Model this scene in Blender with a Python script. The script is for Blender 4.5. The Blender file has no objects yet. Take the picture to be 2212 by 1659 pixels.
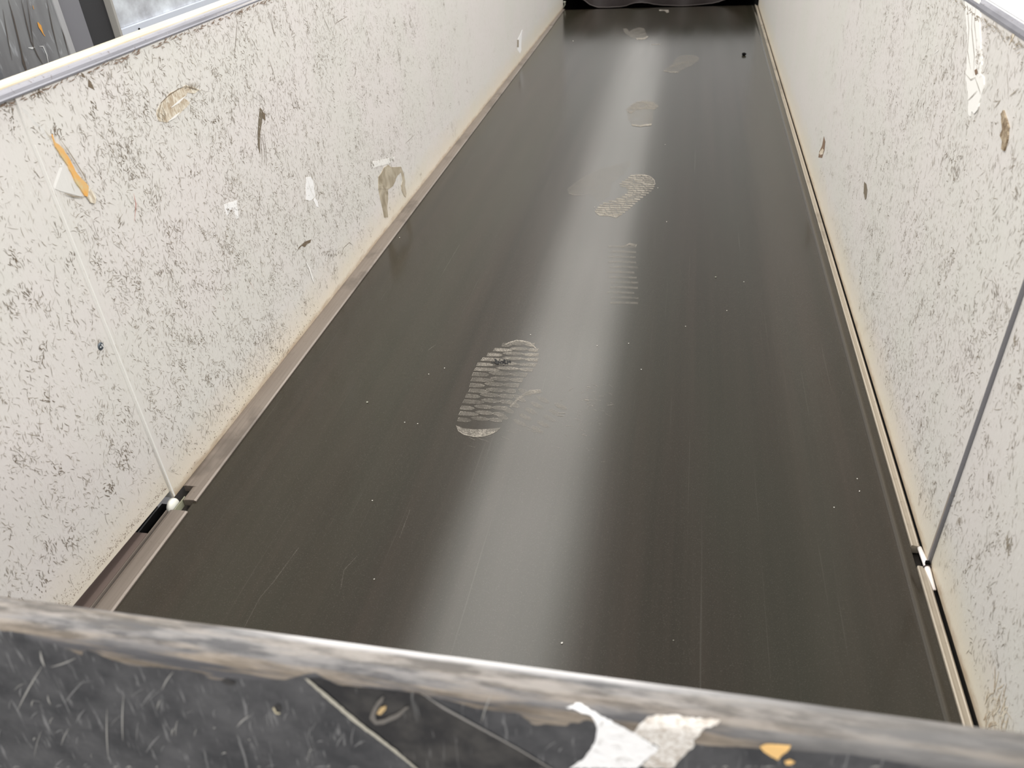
import bpy, bmesh, math, random
from mathutils import Vector, Matrix
from mathutils.bvhtree import BVHTree
from mathutils import noise as mn

# ------------------------------------------------------------------ camera
CAM_H = 0.8
ROT = Matrix(((0.97984244, -0.06426924, 0.18915142),
              (0.19202112, 0.56417855, -0.80301336),
              (-0.05510612, 0.82314764, 0.56514714)))
F_PX, CX, CY = 1722.94, 1106.0, 829.5
sc = bpy.context.scene
cam = bpy.data.cameras.new('camera')
cam_o = bpy.data.objects.new('camera', cam)
sc.collection.objects.link(cam_o)
cam.sensor_width = 36.0
cam.lens = F_PX / 2212 * 36
cam.clip_start = 0.02
cam_o.matrix_world = Matrix.Translation((0, 0, CAM_H)) @ ROT.to_4x4()
cam.dof.use_dof = True
cam.dof.focus_distance = 1.45
cam.dof.aperture_fstop = 8.0
sc.camera = cam_o

# ------------------------------------------------------------------ world, lamps, exposure
w = bpy.data.worlds.new('hall_light'); sc.world = w; w.use_nodes = True
w.node_tree.nodes['Background'].inputs['Color'].default_value = (1.0, 0.985, 0.965, 1)
w.node_tree.nodes['Background'].inputs['Strength'].default_value = 0.66
sc.view_settings.view_transform = 'Standard'
sc.view_settings.look = 'None'
sc.view_settings.gamma = 1
sc.view_settings.use_curve_mapping = False
sc.view_settings.exposure = 0.0
C = sc.collection

def area(name, loc, sx, sy, power, target, col=(1, 0.98, 0.95)):
    l = bpy.data.lights.new(name, 'AREA'); l.shape = 'RECTANGLE'
    l.size = sx; l.size_y = sy; l.energy = power; l.color = col
    o = bpy.data.objects.new(name, l); C.objects.link(o); o.location = loc
    d = Vector(target) - Vector(loc)
    z = -d.normalized(); y = Vector((0, 1, 0)); y = (y - y.dot(z) * z).normalized(); x = y.cross(z)
    o.rotation_euler = Matrix((x, y, z)).transposed().to_euler()
    return o
LAMP_X, LAMP_Z = -0.645, 2.0
for ya, yb, rad in ((-1.0, 3.0, 4.6), (3.0, 4.5, 3.6), (4.5, 6.0, 2.3), (6.0, 8.0, 1.4), (8.0, 11.0, 0.85), (11.0, 16.0, 0.60)):
    area('strip_light', (LAMP_X, (ya + yb) / 2, LAMP_Z - 0.012), 0.56, yb - ya, 1.3 * rad * math.pi * 0.56 * (yb - ya), (LAMP_X, (ya + yb) / 2, 0), (1, 0.965, 0.90))
area('hall_light', (3.4, 1.5, 3.6), 0.8, 6.0, 215, (-0.7, 1.2, 0.3))
area('hall_light', (-3.4, 1.0, 3.6), 0.8, 6.0, 140, (0.3, 1.0, 0.3))
area('hall_light', (0.4, -3.2, 2.6), 3.0, 0.8, 85, (-0.1, 0.9, 0.1))

# ------------------------------------------------------------------ helpers
def pix(x, y, axis, val):
    d = ROT @ Vector((x - CX, CY - y, -F_PX))
    o = Vector((0, 0, CAM_H)); t = (val - o[axis]) / d[axis]
    return o + d * t
def wl(x, y, off=0.0):                       # a point on the left side panels
    d = ROT @ Vector((x - CX, CY - y, -F_PX)); o = Vector((0, 0, CAM_H))
    k = 0.0075                                 # far left panel is splayed a little
    t = (-0.7225 + k * (0 - 0.79) - o.x) / (d.x - k * d.y)
    p = o + d * t
    if p.y < 0.778:
        t = (-0.7255 - o.x) / d.x; p = o + d * t
    p.x += off
    return p
def wr(x, y, off=0.0):
    p = pix(x, y, 0, 0.345); p.x -= off; return p
def gnd(x, y, off=0.0):
    p = pix(x, y, 2, 0.0); p.z += off; return p

def obj(name, bm, mats, parent=None, smooth=False, label=None, cat=None, group=None, kind=None):
    me = bpy.data.meshes.new(name); bm.normal_update(); bm.to_mesh(me); bm.free()
    if not isinstance(mats, (list, tuple)): mats = [mats]
    for m in mats: me.materials.append(m)
    if smooth:
        for p in me.polygons: p.use_smooth = True
    o = bpy.data.objects.new(name, me); C.objects.link(o)
    if parent: o.parent = parent
    tag(o, label, cat, group, kind)
    return o
def tag(o, label=None, cat=None, group=None, kind=None):
    if label: o['label'] = label
    if cat: o['category'] = cat
    if group: o['group'] = group
    if kind: o['kind'] = kind
    return o
def empty(name, loc, label=None, cat=None, group=None):
    o = bpy.data.objects.new(name, None); C.objects.link(o); o.location = loc
    return tag(o, label, cat, group)
def box(bm, x0, x1, y0, y1, z0, z1, mi=0, bev=0.0):
    vs = [bm.verts.new((x, y, z)) for x in (x0, x1) for y in (y0, y1) for z in (z0, z1)]
    fs = []
    for q in ((0, 1, 3, 2), (4, 6, 7, 5), (0, 4, 5, 1), (2, 3, 7, 6), (0, 2, 6, 4), (1, 5, 7, 3)):
        f = bm.faces.new([vs[i] for i in q]); f.material_index = mi; fs.append(f)
    if bev:
        es = {e for f in fs for e in f.edges}
        bmesh.ops.bevel(bm, geom=list(es), offset=bev, segments=2, profile=0.6, affect='EDGES')
    return fs
def extrude_y(bm, prof, y0, y1, mi=0, ny=1, xf=None):
    """closed x-z profile swept along the belt; xf(y) shifts x"""
    rings = []
    for k in range(ny + 1):
        y = y0 + (y1 - y0) * k / ny; s = xf(y) if xf else 0
        rings.append([bm.verts.new((x + s, y, z)) for x, z in prof])
    n = len(prof)
    for a, b in zip(rings, rings[1:]):
        for i in range(n):
            f = bm.faces.new((a[i], a[(i + 1) % n], b[(i + 1) % n], b[i])); f.material_index = mi
    f = bm.faces.new(rings[0][::-1]); f.material_index = mi
    f = bm.faces.new(rings[-1]); f.material_index = mi
def tube(bm, pts, r, n=10, mi=0):
    rings = []
    for i, p in enumerate(pts):
        p = Vector(p)
        d = (Vector(pts[min(i + 1, len(pts) - 1)]) - Vector(pts[max(i - 1, 0)])).normalized()
        a = d.orthogonal().normalized(); b = d.cross(a)
        rr = r[i] if isinstance(r, (list, tuple)) else r
        rings.append([bm.verts.new(p + (a * math.cos(t) + b * math.sin(t)) * rr) for t in [2 * math.pi * k / n for k in range(n)]])
    for a, b in zip(rings, rings[1:]):
        for k in range(n):
            f = bm.faces.new((a[k], a[(k + 1) % n], b[(k + 1) % n], b[k])); f.material_index = mi
    for q in (rings[0][::-1], rings[-1]):
        f = bm.faces.new(q); f.material_index = mi
def patch(bm, pts, thick_dir, t, mi=0):
    """a flat piece with a real thickness: outline pts, extruded back along -thick_dir"""
    d = Vector(thick_dir)
    top = [bm.verts.new(Vector(p) + d * t) for p in pts]
    bot = [bm.verts.new(Vector(p)) for p in pts]
    f = bm.faces.new(top); f.material_index = mi
    n = len(pts)
    for i in range(n):
        g = bm.faces.new((top[i], bot[i], bot[(i + 1) % n], top[(i + 1) % n])); g.material_index = mi
    f.normal_update(); bmesh.ops.triangulate(bm, faces=[f])
def ragged(pts, amp, step, rnd):
    out = []
    n = len(pts)
    for i in range(n):
        a = Vector((pts[i][0], pts[i][1])); b = Vector((pts[(i + 1) % n][0], pts[(i + 1) % n][1]))
        L = (b - a).length; m = max(1, int(L / step)); nn = Vector((-(b - a).y, (b - a).x)).normalized()
        for k in range(m):
            p = a.lerp(b, k / m)
            if k: p += nn * rnd.uniform(-amp, amp)
            out.append((p.x, p.y))
    return out

# ------------------------------------------------------------------ materials
def mat(name, col=(0.5, 0.5, 0.5), rough=0.5, metal=0.0, spec=0.5):
    m = bpy.data.materials.new(name); m.use_nodes = True
    b = m.node_tree.nodes['Principled BSDF']
    b.inputs['Base Color'].default_value = (*col, 1); b.inputs['Roughness'].default_value = rough
    b.inputs['Metallic'].default_value = metal; b.inputs['Specular IOR Level'].default_value = spec
    return m
class NT:
    def __init__(s, m):
        s.t = m.node_tree; s.b = s.t.nodes['Principled BSDF']; s.m = m
        tc = s.t.nodes.new('ShaderNodeTexCoord'); s.co = tc.outputs['Object']
    def n(s, ty, **k):
        x = s.t.nodes.new('ShaderNode' + ty)
        for a, v in k.items():
            if hasattr(x, a) and a not in ('inputs',): setattr(x, a, v)
        return x
    def L(s, a, b): s.t.links.new(a, b)
    def map(s, scale=(1, 1, 1), rot=(0, 0, 0), loc=(0, 0, 0)):
        x = s.n('Mapping'); x.inputs['Scale'].default_value = scale; x.inputs['Rotation'].default_value = rot
        x.inputs['Location'].default_value = loc; s.L(s.co, x.inputs['Vector']); return x.outputs[0]
    def noise(s, vec, scale, detail=4, rough=0.55, dist=0.0):
        x = s.n('TexNoise'); x.inputs['Scale'].default_value = scale; x.inputs['Detail'].default_value = detail
        x.inputs['Roughness'].default_value = rough; x.inputs['Distortion'].default_value = dist
        s.L(vec, x.inputs['Vector']); return x.outputs[0]
    def ramp(s, val, stops):
        x = s.n('ValToRGB'); e = x.color_ramp.elements
        while len(e) < len(stops): e.new(0.5)
        for el, (p, c) in zip(e, stops):
            el.position = p; el.color = (c, c, c, 1) if isinstance(c, (int, float)) else (*c, 1)
        s.L(val, x.inputs[0]); return x.outputs[0]
    def mix(s, fac, a, b, blend='MIX'):
        x = s.n('Mix'); x.data_type = 'RGBA'; x.blend_type = blend
        for v, i in ((fac, 0), (a, 6), (b, 7)):
            if isinstance(v, (int, float)): x.inputs[i].default_value = v if i == 0 else (v, v, v, 1)
            elif isinstance(v, tuple): x.inputs[i].default_value = (*v, 1)
            else: s.L(v, x.inputs[i])
        return x.outputs[2]
    def math(s, op, a, b=None, clamp=False):
        x = s.n('Math'); x.operation = op; x.use_clamp = clamp
        for i, v in enumerate((a, b)):
            if v is None: continue
            if isinstance(v, (int, float)): x.inputs[i].default_value = v
            else: s.L(v, x.inputs[i])
        return x.outputs[0]
    def sep(s):
        x = s.n('SeparateXYZ'); s.L(s.co, x.inputs[0]); return x.outputs
    def bump(s, h, strength=0.3, dist=0.001):
        x = s.n('Bump'); x.inputs['Strength'].default_value = strength; x.inputs['Distance'].default_value = dist
        s.L(h, x.inputs['Height']); s.L(x.outputs[0], s.b.inputs['Normal'])

def m_wall(name, seed, base):
    m = mat(name, base, 0.42, 0, 0.35); t = NT(m)
    tint = t.noise(t.map((1, 5, 6), loc=(seed, seed, 0)), 1.0, 3)
    c = t.mix(t.ramp(tint, [(0.38, 0.0), (0.62, 1.0)]), tuple(v * k for v, k in zip(base, (0.985, 0.985, 0.965))), tuple(v * k for v, k in zip(base, (1.015, 0.99, 0.995))))
    # fibrous print, fine light and dark flecks
    f1 = t.noise(t.map((1, 330, 85), (0.35, 0, 0), (seed, 0, 0)), 1.0, 3, 0.7, 0.6)
    f2 = t.noise(t.map((1, 420, 120), (-0.30, 0, 0), (0, seed, 0)), 1.0, 3, 0.7, 0.6)
    patchy = t.ramp(t.noise(t.map((1, 9, 9), loc=(0, 0, seed)), 1.0, 3), [(0.33, 0.25), (0.65, 1.0)])
    c = t.mix(t.math('MULTIPLY', t.ramp(f1, [(0.57, 0.0), (0.70, 0.7)]), patchy), c, (0.43, 0.385, 0.325))
    c = t.mix(t.math('MULTIPLY', t.ramp(f2, [(0.60, 0.0), (0.74, 0.55)]), patchy), c, (0.86, 0.85, 0.82))
    # yellowed, grimy foot of the sheet
    z = t.sep()[2]
    zz = t.math('ADD', z, t.math('MULTIPLY', t.noise(t.map((1, 14, 30)), 1.0, 4), 0.05))
    foot = t.ramp(zz, [(0.015, 1.0), (0.11, 0.0)])
    c = t.mix(t.math('MULTIPLY', foot, 0.55), c, (0.70, 0.60, 0.40))
    gr = t.math('MULTIPLY', t.ramp(t.math('ADD', z, t.math('MULTIPLY', t.noise(t.map((1, 30, 120)), 1.0, 5, 0.75), 0.03)), [(0.016, 1.0), (0.028, 0.0)]), 0.7)
    c = t.mix(gr, c, (0.36, 0.26, 0.17))
    t.L(c, t.b.inputs['Base Color'])
    t.bump(f1, 0.25, 0.0006)
    return m
M = {}
M['wall_l'] = m_wall('laminated_panel_left', 3.1, (0.700, 0.686, 0.662))
M['wall_r'] = m_wall('laminated_panel_right', 11.7, (0.655, 0.645, 0.620))
M['scr_d'] = mat('scratch_dark', (0.160, 0.122, 0.082), 0.7)
M['scr_m'] = mat('scratch_mid', (0.30, 0.255, 0.195), 0.7)
M['scr_p'] = mat('scratch_pale', (0.43, 0.40, 0.36), 0.6)
M['scr_w'] = mat('scratch_white', (0.84, 0.83, 0.80), 0.5)
M['scr_r'] = mat('scratch_red', (0.55, 0.16, 0.13), 0.6)
M['panel_edge'] = mat('panel_edge', (0.80, 0.79, 0.76), 0.5)

m = M['belt'] = mat('rubber_belt', (0.035, 0.032, 0.027), 0.36, 0, 0.40); t = NT(m)
st = t.noise(t.map((26, 0.55, 1)), 1.0, 4, 0.6)
c = t.mix(t.ramp(st, [(0.30, 0.0), (0.70, 1.0)]), (0.022, 0.0190, 0.0125), (0.034, 0.0265, 0.0190))
big = t.noise(t.map((5, 0.9, 1), loc=(4, 2, 0)), 1.0, 2)
c = t.mix(t.math('MULTIPLY', t.ramp(big, [(0.4, 0.0), (0.62, 1.0)]), 0.5), c, (0.029, 0.029, 0.0195))
fs = t.noise(t.map((1, 1, 1)), 900.0, 2, 0.6)
c = t.mix(t.math('MULTIPLY', t.ramp(fs, [(0.60, 0.0), (0.72, 1.0)]), 0.35), c, (0.13, 0.125, 0.105))
ln = t.noise(t.map((210, 1.2, 1), (0, 0, 0.05)), 1.0, 3, 0.6)
c = t.mix(t.math('MULTIPLY', t.ramp(ln, [(0.66, 0.0), (0.74, 1.0)]), 0.35), c, (0.10, 0.095, 0.08))
c = t.mix(t.ramp(t.math('ABSOLUTE', t.math('SUBTRACT', t.sep()[0], 0.3175)), [(0.0, 0.55), (0.004, 0.0)]), c, (0.10, 0.09, 0.075))
t.L(c, t.b.inputs['Base Color'])
t.L(t.ramp(t.noise(t.map((12, 0.8, 1), loc=(0, 5, 0)), 1.0, 4), [(0.3, 0.155), (0.7, 0.20)]), t.b.inputs['Roughness'])
t.bump(fs, 0.04, 0.0002)

m = M['dust'] = mat('shoe_dust', (0.36, 0.33, 0.285), 0.9); t = NT(m)
a = t.noise(t.map((1, 1, 1)), 420.0, 3, 0.7); a2 = t.noise(t.map((1, 1, 1), loc=(3, 1, 0)), 30.0, 3, 0.6)
al = t.math('MULTIPLY', t.ramp(a, [(0.34, 0.25), (0.62, 1.0)]), t.ramp(a2, [(0.30, 0.30), (0.62, 1.0)]))
def dust_alpha(name, k):
    m2 = M['dust'].copy(); m2.name = name
    nt = m2.node_tree; b = nt.nodes['Principled BSDF']
    mm = nt.nodes.new('ShaderNodeMath'); mm.operation = 'MULTIPLY'; mm.use_clamp = True; mm.inputs[1].default_value = k
    src = [n for n in nt.nodes if n.type == 'MATH'][0]
    nt.links.new(src.outputs[0], mm.inputs[0]); nt.links.new(mm.outputs[0], b.inputs['Alpha'])
    return m2
M['dust_hi'] = dust_alpha('shoe_dust_bold', 1.5)
M['dust_mid'] = dust_alpha('shoe_dust_soft', 0.8)
M['dust_lo'] = dust_alpha('shoe_dust_faint', 0.38)
M['dust_black'] = mat('black_smudge', (0.012, 0.012, 0.012), 0.8)

def m_steel(name, a, b, rough, metal, sy=8):
    m = mat(name, a, rough, metal); t = NT(m)
    n1 = t.noise(t.map((240, 5, 60)), 1.0, 4, 0.6)
    n2 = t.noise(t.map((7, sy, 7), loc=(2, 0, 1)), 1.0, 4, 0.65)
    c = t.mix(t.ramp(n1, [(0.3, 0.0), (0.7, 1.0)]), a, b)
    c = t.mix(t.math('MULTIPLY', t.ramp(n2, [(0.54, 0.0), (0.64, 1.0)]), 0.55), c, tuple(v * 0.5 for v in a))  # dark patches paint in stains, reflections and shadows
    n3 = t.noise(t.map((1, 1, 1)), 160.0, 3, 0.7)
    c = t.mix(t.math('MULTIPLY', t.ramp(n3, [(0.64, 0.0), (0.70, 1.0)]), 0.5), c, (0.12, 0.09, 0.07))
    t.L(c, t.b.inputs['Base Color'])
    t.L(t.ramp(n2, [(0.3, rough - 0.08), (0.7, rough + 0.12)]), t.b.inputs['Roughness'])
    t.bump(n1, 0.1, 0.0004)
    return m
M['tray'] = m_steel('worn_steel_strip', (0.200, 0.168, 0.145), (0.265, 0.228, 0.20), 0.42, 0.35, 5)
M['tray_r'] = m_steel('worn_steel_channel', (0.33, 0.285, 0.23), (0.42, 0.37, 0.30), 0.45, 0.2, 5)
M['dark_steel'] = mat('dark_channel', (0.05, 0.043, 0.038), 0.5, 0.4)
M['black'] = mat('black_void', (0.003, 0.003, 0.003), 0.9, 0, 0.1)
m = M['rail_cream'] = mat('cream_rail_paint', (0.83, 0.78, 0.64), 0.35); t = NT(m)
n1 = t.noise(t.map((50, 6, 1)), 1.0, 4)
t.L(t.mix(t.ramp(n1, [(0.4, 0.0), (0.65, 1.0)]), (0.76, 0.71, 0.60), (0.68, 0.59, 0.42)), t.b.inputs['Base Color'])
M['rail_white'] = mat('white_rail_paint', (0.88, 0.83, 0.81), 0.4)
M['alu'] = m_steel('aluminium_trim', (0.25, 0.25, 0.28), (0.38, 0.38, 0.42), 0.5, 0.3, 3)
M['grime'] = mat('grime_bead', (0.16, 0.12, 0.09), 0.8)
M['white_plastic'] = mat('white_plastic', (0.80, 0.80, 0.74), 0.4)
M['gray_strip'] = mat('grey_seam_trim', (0.23, 0.23, 0.25), 0.4, 0.4)
M['tape_tan'] = mat('tan_parcel_tape', (0.40, 0.345, 0.255), 0.25)
t = NT(M['tape_tan']); n1 = t.noise(t.map((1, 28, 22)), 1.0, 2, 0.5, 1.0)
t.L(t.mix(t.ramp(n1, [(0.35, 0.0), (0.65, 1.0)]), (0.33, 0.28, 0.20), (0.52, 0.46, 0.36)), t.b.inputs['Base Color']); t.bump(n1, 0.8, 0.004)
M['tape_clear'] = mat('clear_tape', (0.74, 0.73, 0.70), 0.3)
t = NT(M['tape_clear']); n1 = t.noise(t.map((1, 60, 12), (0.3, 0, 0)), 1.0, 3, 0.6, 1.2)
t.L(t.mix(t.ramp(n1, [(0.60, 0.0), (0.66, 1.0)]), (0.71, 0.70, 0.675), (0.50, 0.47, 0.41)), t.b.inputs['Base Color']); t.bump(n1, 0.4, 0.002)
m = M['foam'] = mat('orange_foam', (0.75, 0.42, 0.10), 0.8); t = NT(m)
n1 = t.noise(t.map((1, 60, 45)), 1.0, 4, 0.6)
t.L(t.mix(t.ramp(n1, [(0.38, 0.0), (0.62, 1.0)]), (0.78, 0.40, 0.10), (0.62, 0.50, 0.28)), t.b.inputs['Base Color'])
m = M['torn'] = mat('torn_board_core', (0.66, 0.58, 0.45), 0.8); t = NT(m)
n1 = t.noise(t.map((1, 150, 60), (0.6, 0, 0)), 1.0, 4, 0.7, 1.0)
t.L(t.mix(t.ramp(n1, [(0.38, 0.0), (0.62, 1.0)]), (0.42, 0.33, 0.23), (0.76, 0.71, 0.60)), t.b.inputs['Base Color'])
M['sticker'] = mat('white_sticker', (0.90, 0.90, 0.90), 0.4)
M['glue'] = mat('brown_glue', (0.33, 0.25, 0.155), 0.5)
t = NT(M['glue']); n1 = t.noise(t.map((1, 120, 90)), 1.0, 4, .7)
t.L(t.mix(t.ramp(n1, [(.4, 0.), (.6, 1.)]), (.17, .115, .065), (.42, .34, .24)), t.b.inputs['Base Color']); t.bump(n1, .8, .003)
M['rust'] = mat('rust_brown', (0.20, 0.13, 0.085), 0.8)
M['curtain'] = mat('rubber_curtain', (0.022, 0.016, 0.016), 0.45)
M['curtain_edge'] = mat('rubber_curtain_edge', (0.10, 0.085, 0.08), 0.6)

rnd = random.Random(5)
# ------------------------------------------------------------------ scratches, in the same mesh as their panel
def stroke(bm, P, ax, u, v, L, wd, ang, curve, mi):
    """tapered curved nick on a side panel; P(u,v)->3d"""
    n = 4; pts = []; P0 = P; dx = rnd.random() * 0.00028
    P = lambda a, b: (lambda q: Vector((q.x + (dx if q.x < 0 else -dx), q.y, q.z)))(P0(a, b))
    a = ang; x, y = u, v
    for k in range(n + 1):
        pts.append((x, y)); x += math.cos(a) * L / n; y += math.sin(a) * L / n; a += curve / n
    lv = []; rv = []
    for k, (x, y) in enumerate(pts):
        q = pts[min(k + 1, n)]; p = pts[max(k - 1, 0)]
        d = Vector((q[0] - p[0], q[1] - p[1])).normalized(); nn = Vector((-d.y, d.x))
        h = wd * 0.5 * (0.12 + math.sin(math.pi * (k + 0.25) / (n + 0.5)))
        lv.append(bm.verts.new(P(x + nn.x * h, y + nn.y * h))); rv.append(bm.verts.new(P(x - nn.x * h, y - nn.y * h)))
    for k in range(n):
        f = bm.faces.new((lv[k], rv[k], rv[k + 1], lv[k + 1])); f.material_index = mi
def scatter(bm, P, y0, y1, z0, z1, n, dens, rnd, tilt, mis=(1, 2, 3, 4), big=1.0):
    made = 0; tries = 0
    while made < n and tries < n * 12:
        tries += 1
        u = rnd.uniform(y0, y1); v = rnd.uniform(z0, z1)
        if rnd.random() > dens(u, v): continue
        r = rnd.random()
        mi = mis[0] if r < 0.055 else mis[1] if r < 0.33 else mis[2] if r < 0.76 else mis[3]
        L = rnd.lognormvariate(math.log(0.0050), 0.55) * big; wd = rnd.uniform(0.00022, 0.00062) * (1.25 if mi == mis[2] else 1)
        a = math.pi / 2 + tilt + rnd.gauss(0, 0.62) + (math.pi if rnd.random() < .5 else 0)
        stroke(bm, P, 0, u, v, L, wd, a, rnd.gauss(0, 0.7), mi); made += 1
        if rnd.random() < 0.035:                         # little bundle of nicks
            for _ in range(rnd.randint(4, 11)):
                stroke(bm, P, 0, u + rnd.gauss(0, 0.005), v + rnd.gauss(0, 0.008), rnd.uniform(0.003, 0.010), rnd.uniform(0.0003, 0.0007), a + rnd.gauss(0, .5), rnd.gauss(0, .8), mis[0] if rnd.random() < .55 else mis[1])
def specks(bm, P, pts, r0, r1, rnd, mi):
    for u, v in pts:
        r = rnd.uniform(r0, r1); e = rnd.uniform(.5, 1.6); n = 6
        f = bm.faces.new([bm.verts.new(P(u + math.cos(k * 2 * math.pi / n) * r * rnd.uniform(.6, 1.2), v + math.sin(k * 2 * math.pi / n) * r * e * rnd.uniform(.6, 1.2))) for k in range(n)])
        f.material_index = mi
SCR = [M['scr_d'], M['scr_m'], M['scr_p'], M['scr_w'], M['scr_r'], M['rust'], M['panel_edge'], M['torn'], mat('dark_tear', (.17, .14, .10), .8)]

def poly_on(P, pix_pts, bm, mi, off):
    """flat stain or tear: pixel outline -> points on the panel P(x,y,off)"""
    f = bm.faces.new([bm.verts.new(P(x, y, off)) for x, y in pix_pts]); f.material_index = mi
    f.normal_update(); bmesh.ops.triangulate(bm, faces=[f])
def scribble(bm, P, wallP, x, y, sx, sy, n, ang, rnd, mi, w=0.0007, L=0.006):
    """cluster of nicks around a pixel"""
    for _ in range(n):
        p = wallP(x + rnd.gauss(0, sx), y + rnd.gauss(0, sy))
        stroke(bm, P, 0, p.y, p.z, L * rnd.uniform(.4, 1.4), w * rnd.uniform(.5, 1.4), ang + rnd.gauss(0, .45), rnd.gauss(0, .8), mi)
def line_px(bm, P, wallP, pts, w, mi):
    """a nick following pixel points"""
    q = [wallP(*p) for p in pts]; q = [Vector((a.y, a.z)) for a in q]; P0 = P; dx = 0.0003 + rnd.random() * 0.0002
    P = lambda a, b: (lambda q_: Vector((q_.x + (dx if q_.x < 0 else -dx), q_.y, q_.z)))(P0(a, b))
    lv = []; rv = []
    for k, p in enumerate(q):
        d = (q[min(k + 1, len(q) - 1)] - q[max(k - 1, 0)]).normalized(); nn = Vector((-d.y, d.x))
        h = w * .5 * (0.25 if k in (0, len(q) - 1) else 1)
        lv.append(bm.verts.new(P(*(p + nn * h)))); rv.append(bm.verts.new(P(*(p - nn * h))))
    for k in range(len(q) - 1):
        f = bm.faces.new((lv[k], rv[k], rv[k + 1], lv[k + 1])); f.material_index = mi

def xl_far(y): return -0.7225 + 0.0075 * (y - 0.79)
E_ = 0.0003
PLn = lambda y, z: Vector((-0.7255 + E_, y, z))
PLf = lambda y, z: Vector((xl_far(y) + E_, y, z))
PR = lambda y, z: Vector((0.345 - E_, y, z))
PRn = lambda y, z: Vector((0.347 - E_, y, z))

# ------------------------------------------------------------------ LEFT NEAR PANEL
bm = bmesh.new()
z0a, z0b = 0.031, 0.013
vs = [(-0.7255, 0.20, z0a), (-0.7255, 0.778, z0b), (-0.7255, 0.778, 0.598), (-0.7255, 0.20, 0.598)]
fr = [bm.verts.new(v) for v in vs]; bk = [bm.verts.new((v[0] - 0.016, v[1], v[2])) for v in vs]
bm.faces.new(fr); bm.faces.new(bk[::-1])
for i in range(4): bm.faces.new((fr[i], bk[i], bk[(i + 1) % 4], fr[(i + 1) % 4]))
def d_ln(u, v): return (0.55 + 0.45 * mn.noise(Vector((u * 14, v * 14, 1)))) * (0.5 if v < .06 else 1)
scatter(bm, PLn, 0.35, 0.772, 0.045, 0.59, 4600, d_ln, rnd, 0.12)
# damp brown specks along its foot
pts = []
for _ in range(900):
    y = rnd.uniform(0.42, 0.775); base = 0.031 - (y - 0.20) / 0.578 * 0.018
    pts.append((y, base + 0.008 + abs(rnd.gauss(0, 0.007 + max(0, 0.62 - y) * 0.06))))
specks(bm, PLn, pts, 0.0002, 0.0007, rnd, 6)
for x, y, n, a in ((268, 990, 45, 1.9), (240, 1055, 40, 1.95), (128, 1020, 16, 1.9), (95, 760, 14, 1.2), (60, 640, 20, 1.8), (160, 560, 18, 1.7), (30, 560, 18, 2), (110, 860, 14, 2.0), (90, 1265, 16, 1.6), (215, 470, 10, 1.8), (110, 1185, 18, 1.2), (150, 1170, 12, 2)):
    scribble(bm, PLn, wl, x, y, 9, 13, n, a, rnd, 1)
for i in range(4): scribble(bm, PLn, wl, 10 + i * 6, 228 + i * 14, 5, 6, 6, 0.8 + i, rnd, 1, L=0.004)
panel = obj('side_panel', bm, [M['wall_l']] + SCR, label='scratched white side panel nearest the camera on the left, with small dark rivet', cat='conveyor side panel')
# rivet
bm = bmesh.new(); c0 = wl(217, 748)
tube(bm, [(c0.x - .004, c0.y, c0.z), (c0.x + .0008, c0.y, c0.z), (c0.x + .0016, c0.y, c0.z)], [0.0052, 0.0052, 0.0040], 20)
rv_ = obj('rivet', bm, mat('rivet_steel', (0.11, 0.13, 0.15), 0.4, 0.6), panel, label='small dark round rivet')
bm = bmesh.new(); box(bm, c0.x + .0016, c0.x + .002, c0.y - .0028, c0.y - .0006, c0.z - .0005, c0.z + .0005); box(bm, c0.x + .0016, c0.x + .002, c0.y + .0002, c0.y + .0026, c0.z + .0012, c0.z + .0020); box(bm, c0.x + .0016, c0.x + .002, c0.y + .0016, c0.y + .0026, c0.z - .0022, c0.z + .0016)
obj('rivet_slot', bm, M['sticker'], rv_)

# ------------------------------------------------------------------ LEFT FAR PANEL
bm = bmesh.new()
y0, y1 = 0.778, 4.78
prof_pts = []
fr = [bm.verts.new((xl_far(y), y, z)) for y, z in ((y0, 0.0), (y1, 0.0), (y1, 0.598), (y0, 0.598))]
bk = [bm.verts.new((v.co.x - 0.016, v.co.y, v.co.z)) for v in fr]
bm.faces.new(fr); bm.faces.new(bk[::-1])
for i in range(4):
    f = bm.faces.new((fr[i], bk[i], bk[(i + 1) % 4], fr[(i + 1) % 4]))
    if i == 3: f.material_index = 7
def d_lf(u, v):
    k = (0.6 + 0.5 * mn.noise(Vector((u * 9, v * 9, 4))))
    k *= max(0.03, 1 - max(0, u - 1.35) / 1.7) ** 1.4
    if v < 0.1 and u > 1.2: k *= 0.35
    return k
scatter(bm, PLf, 0.79, 3.6, 0.03, 0.592, 21000, d_lf, rnd, 0.15)
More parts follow.
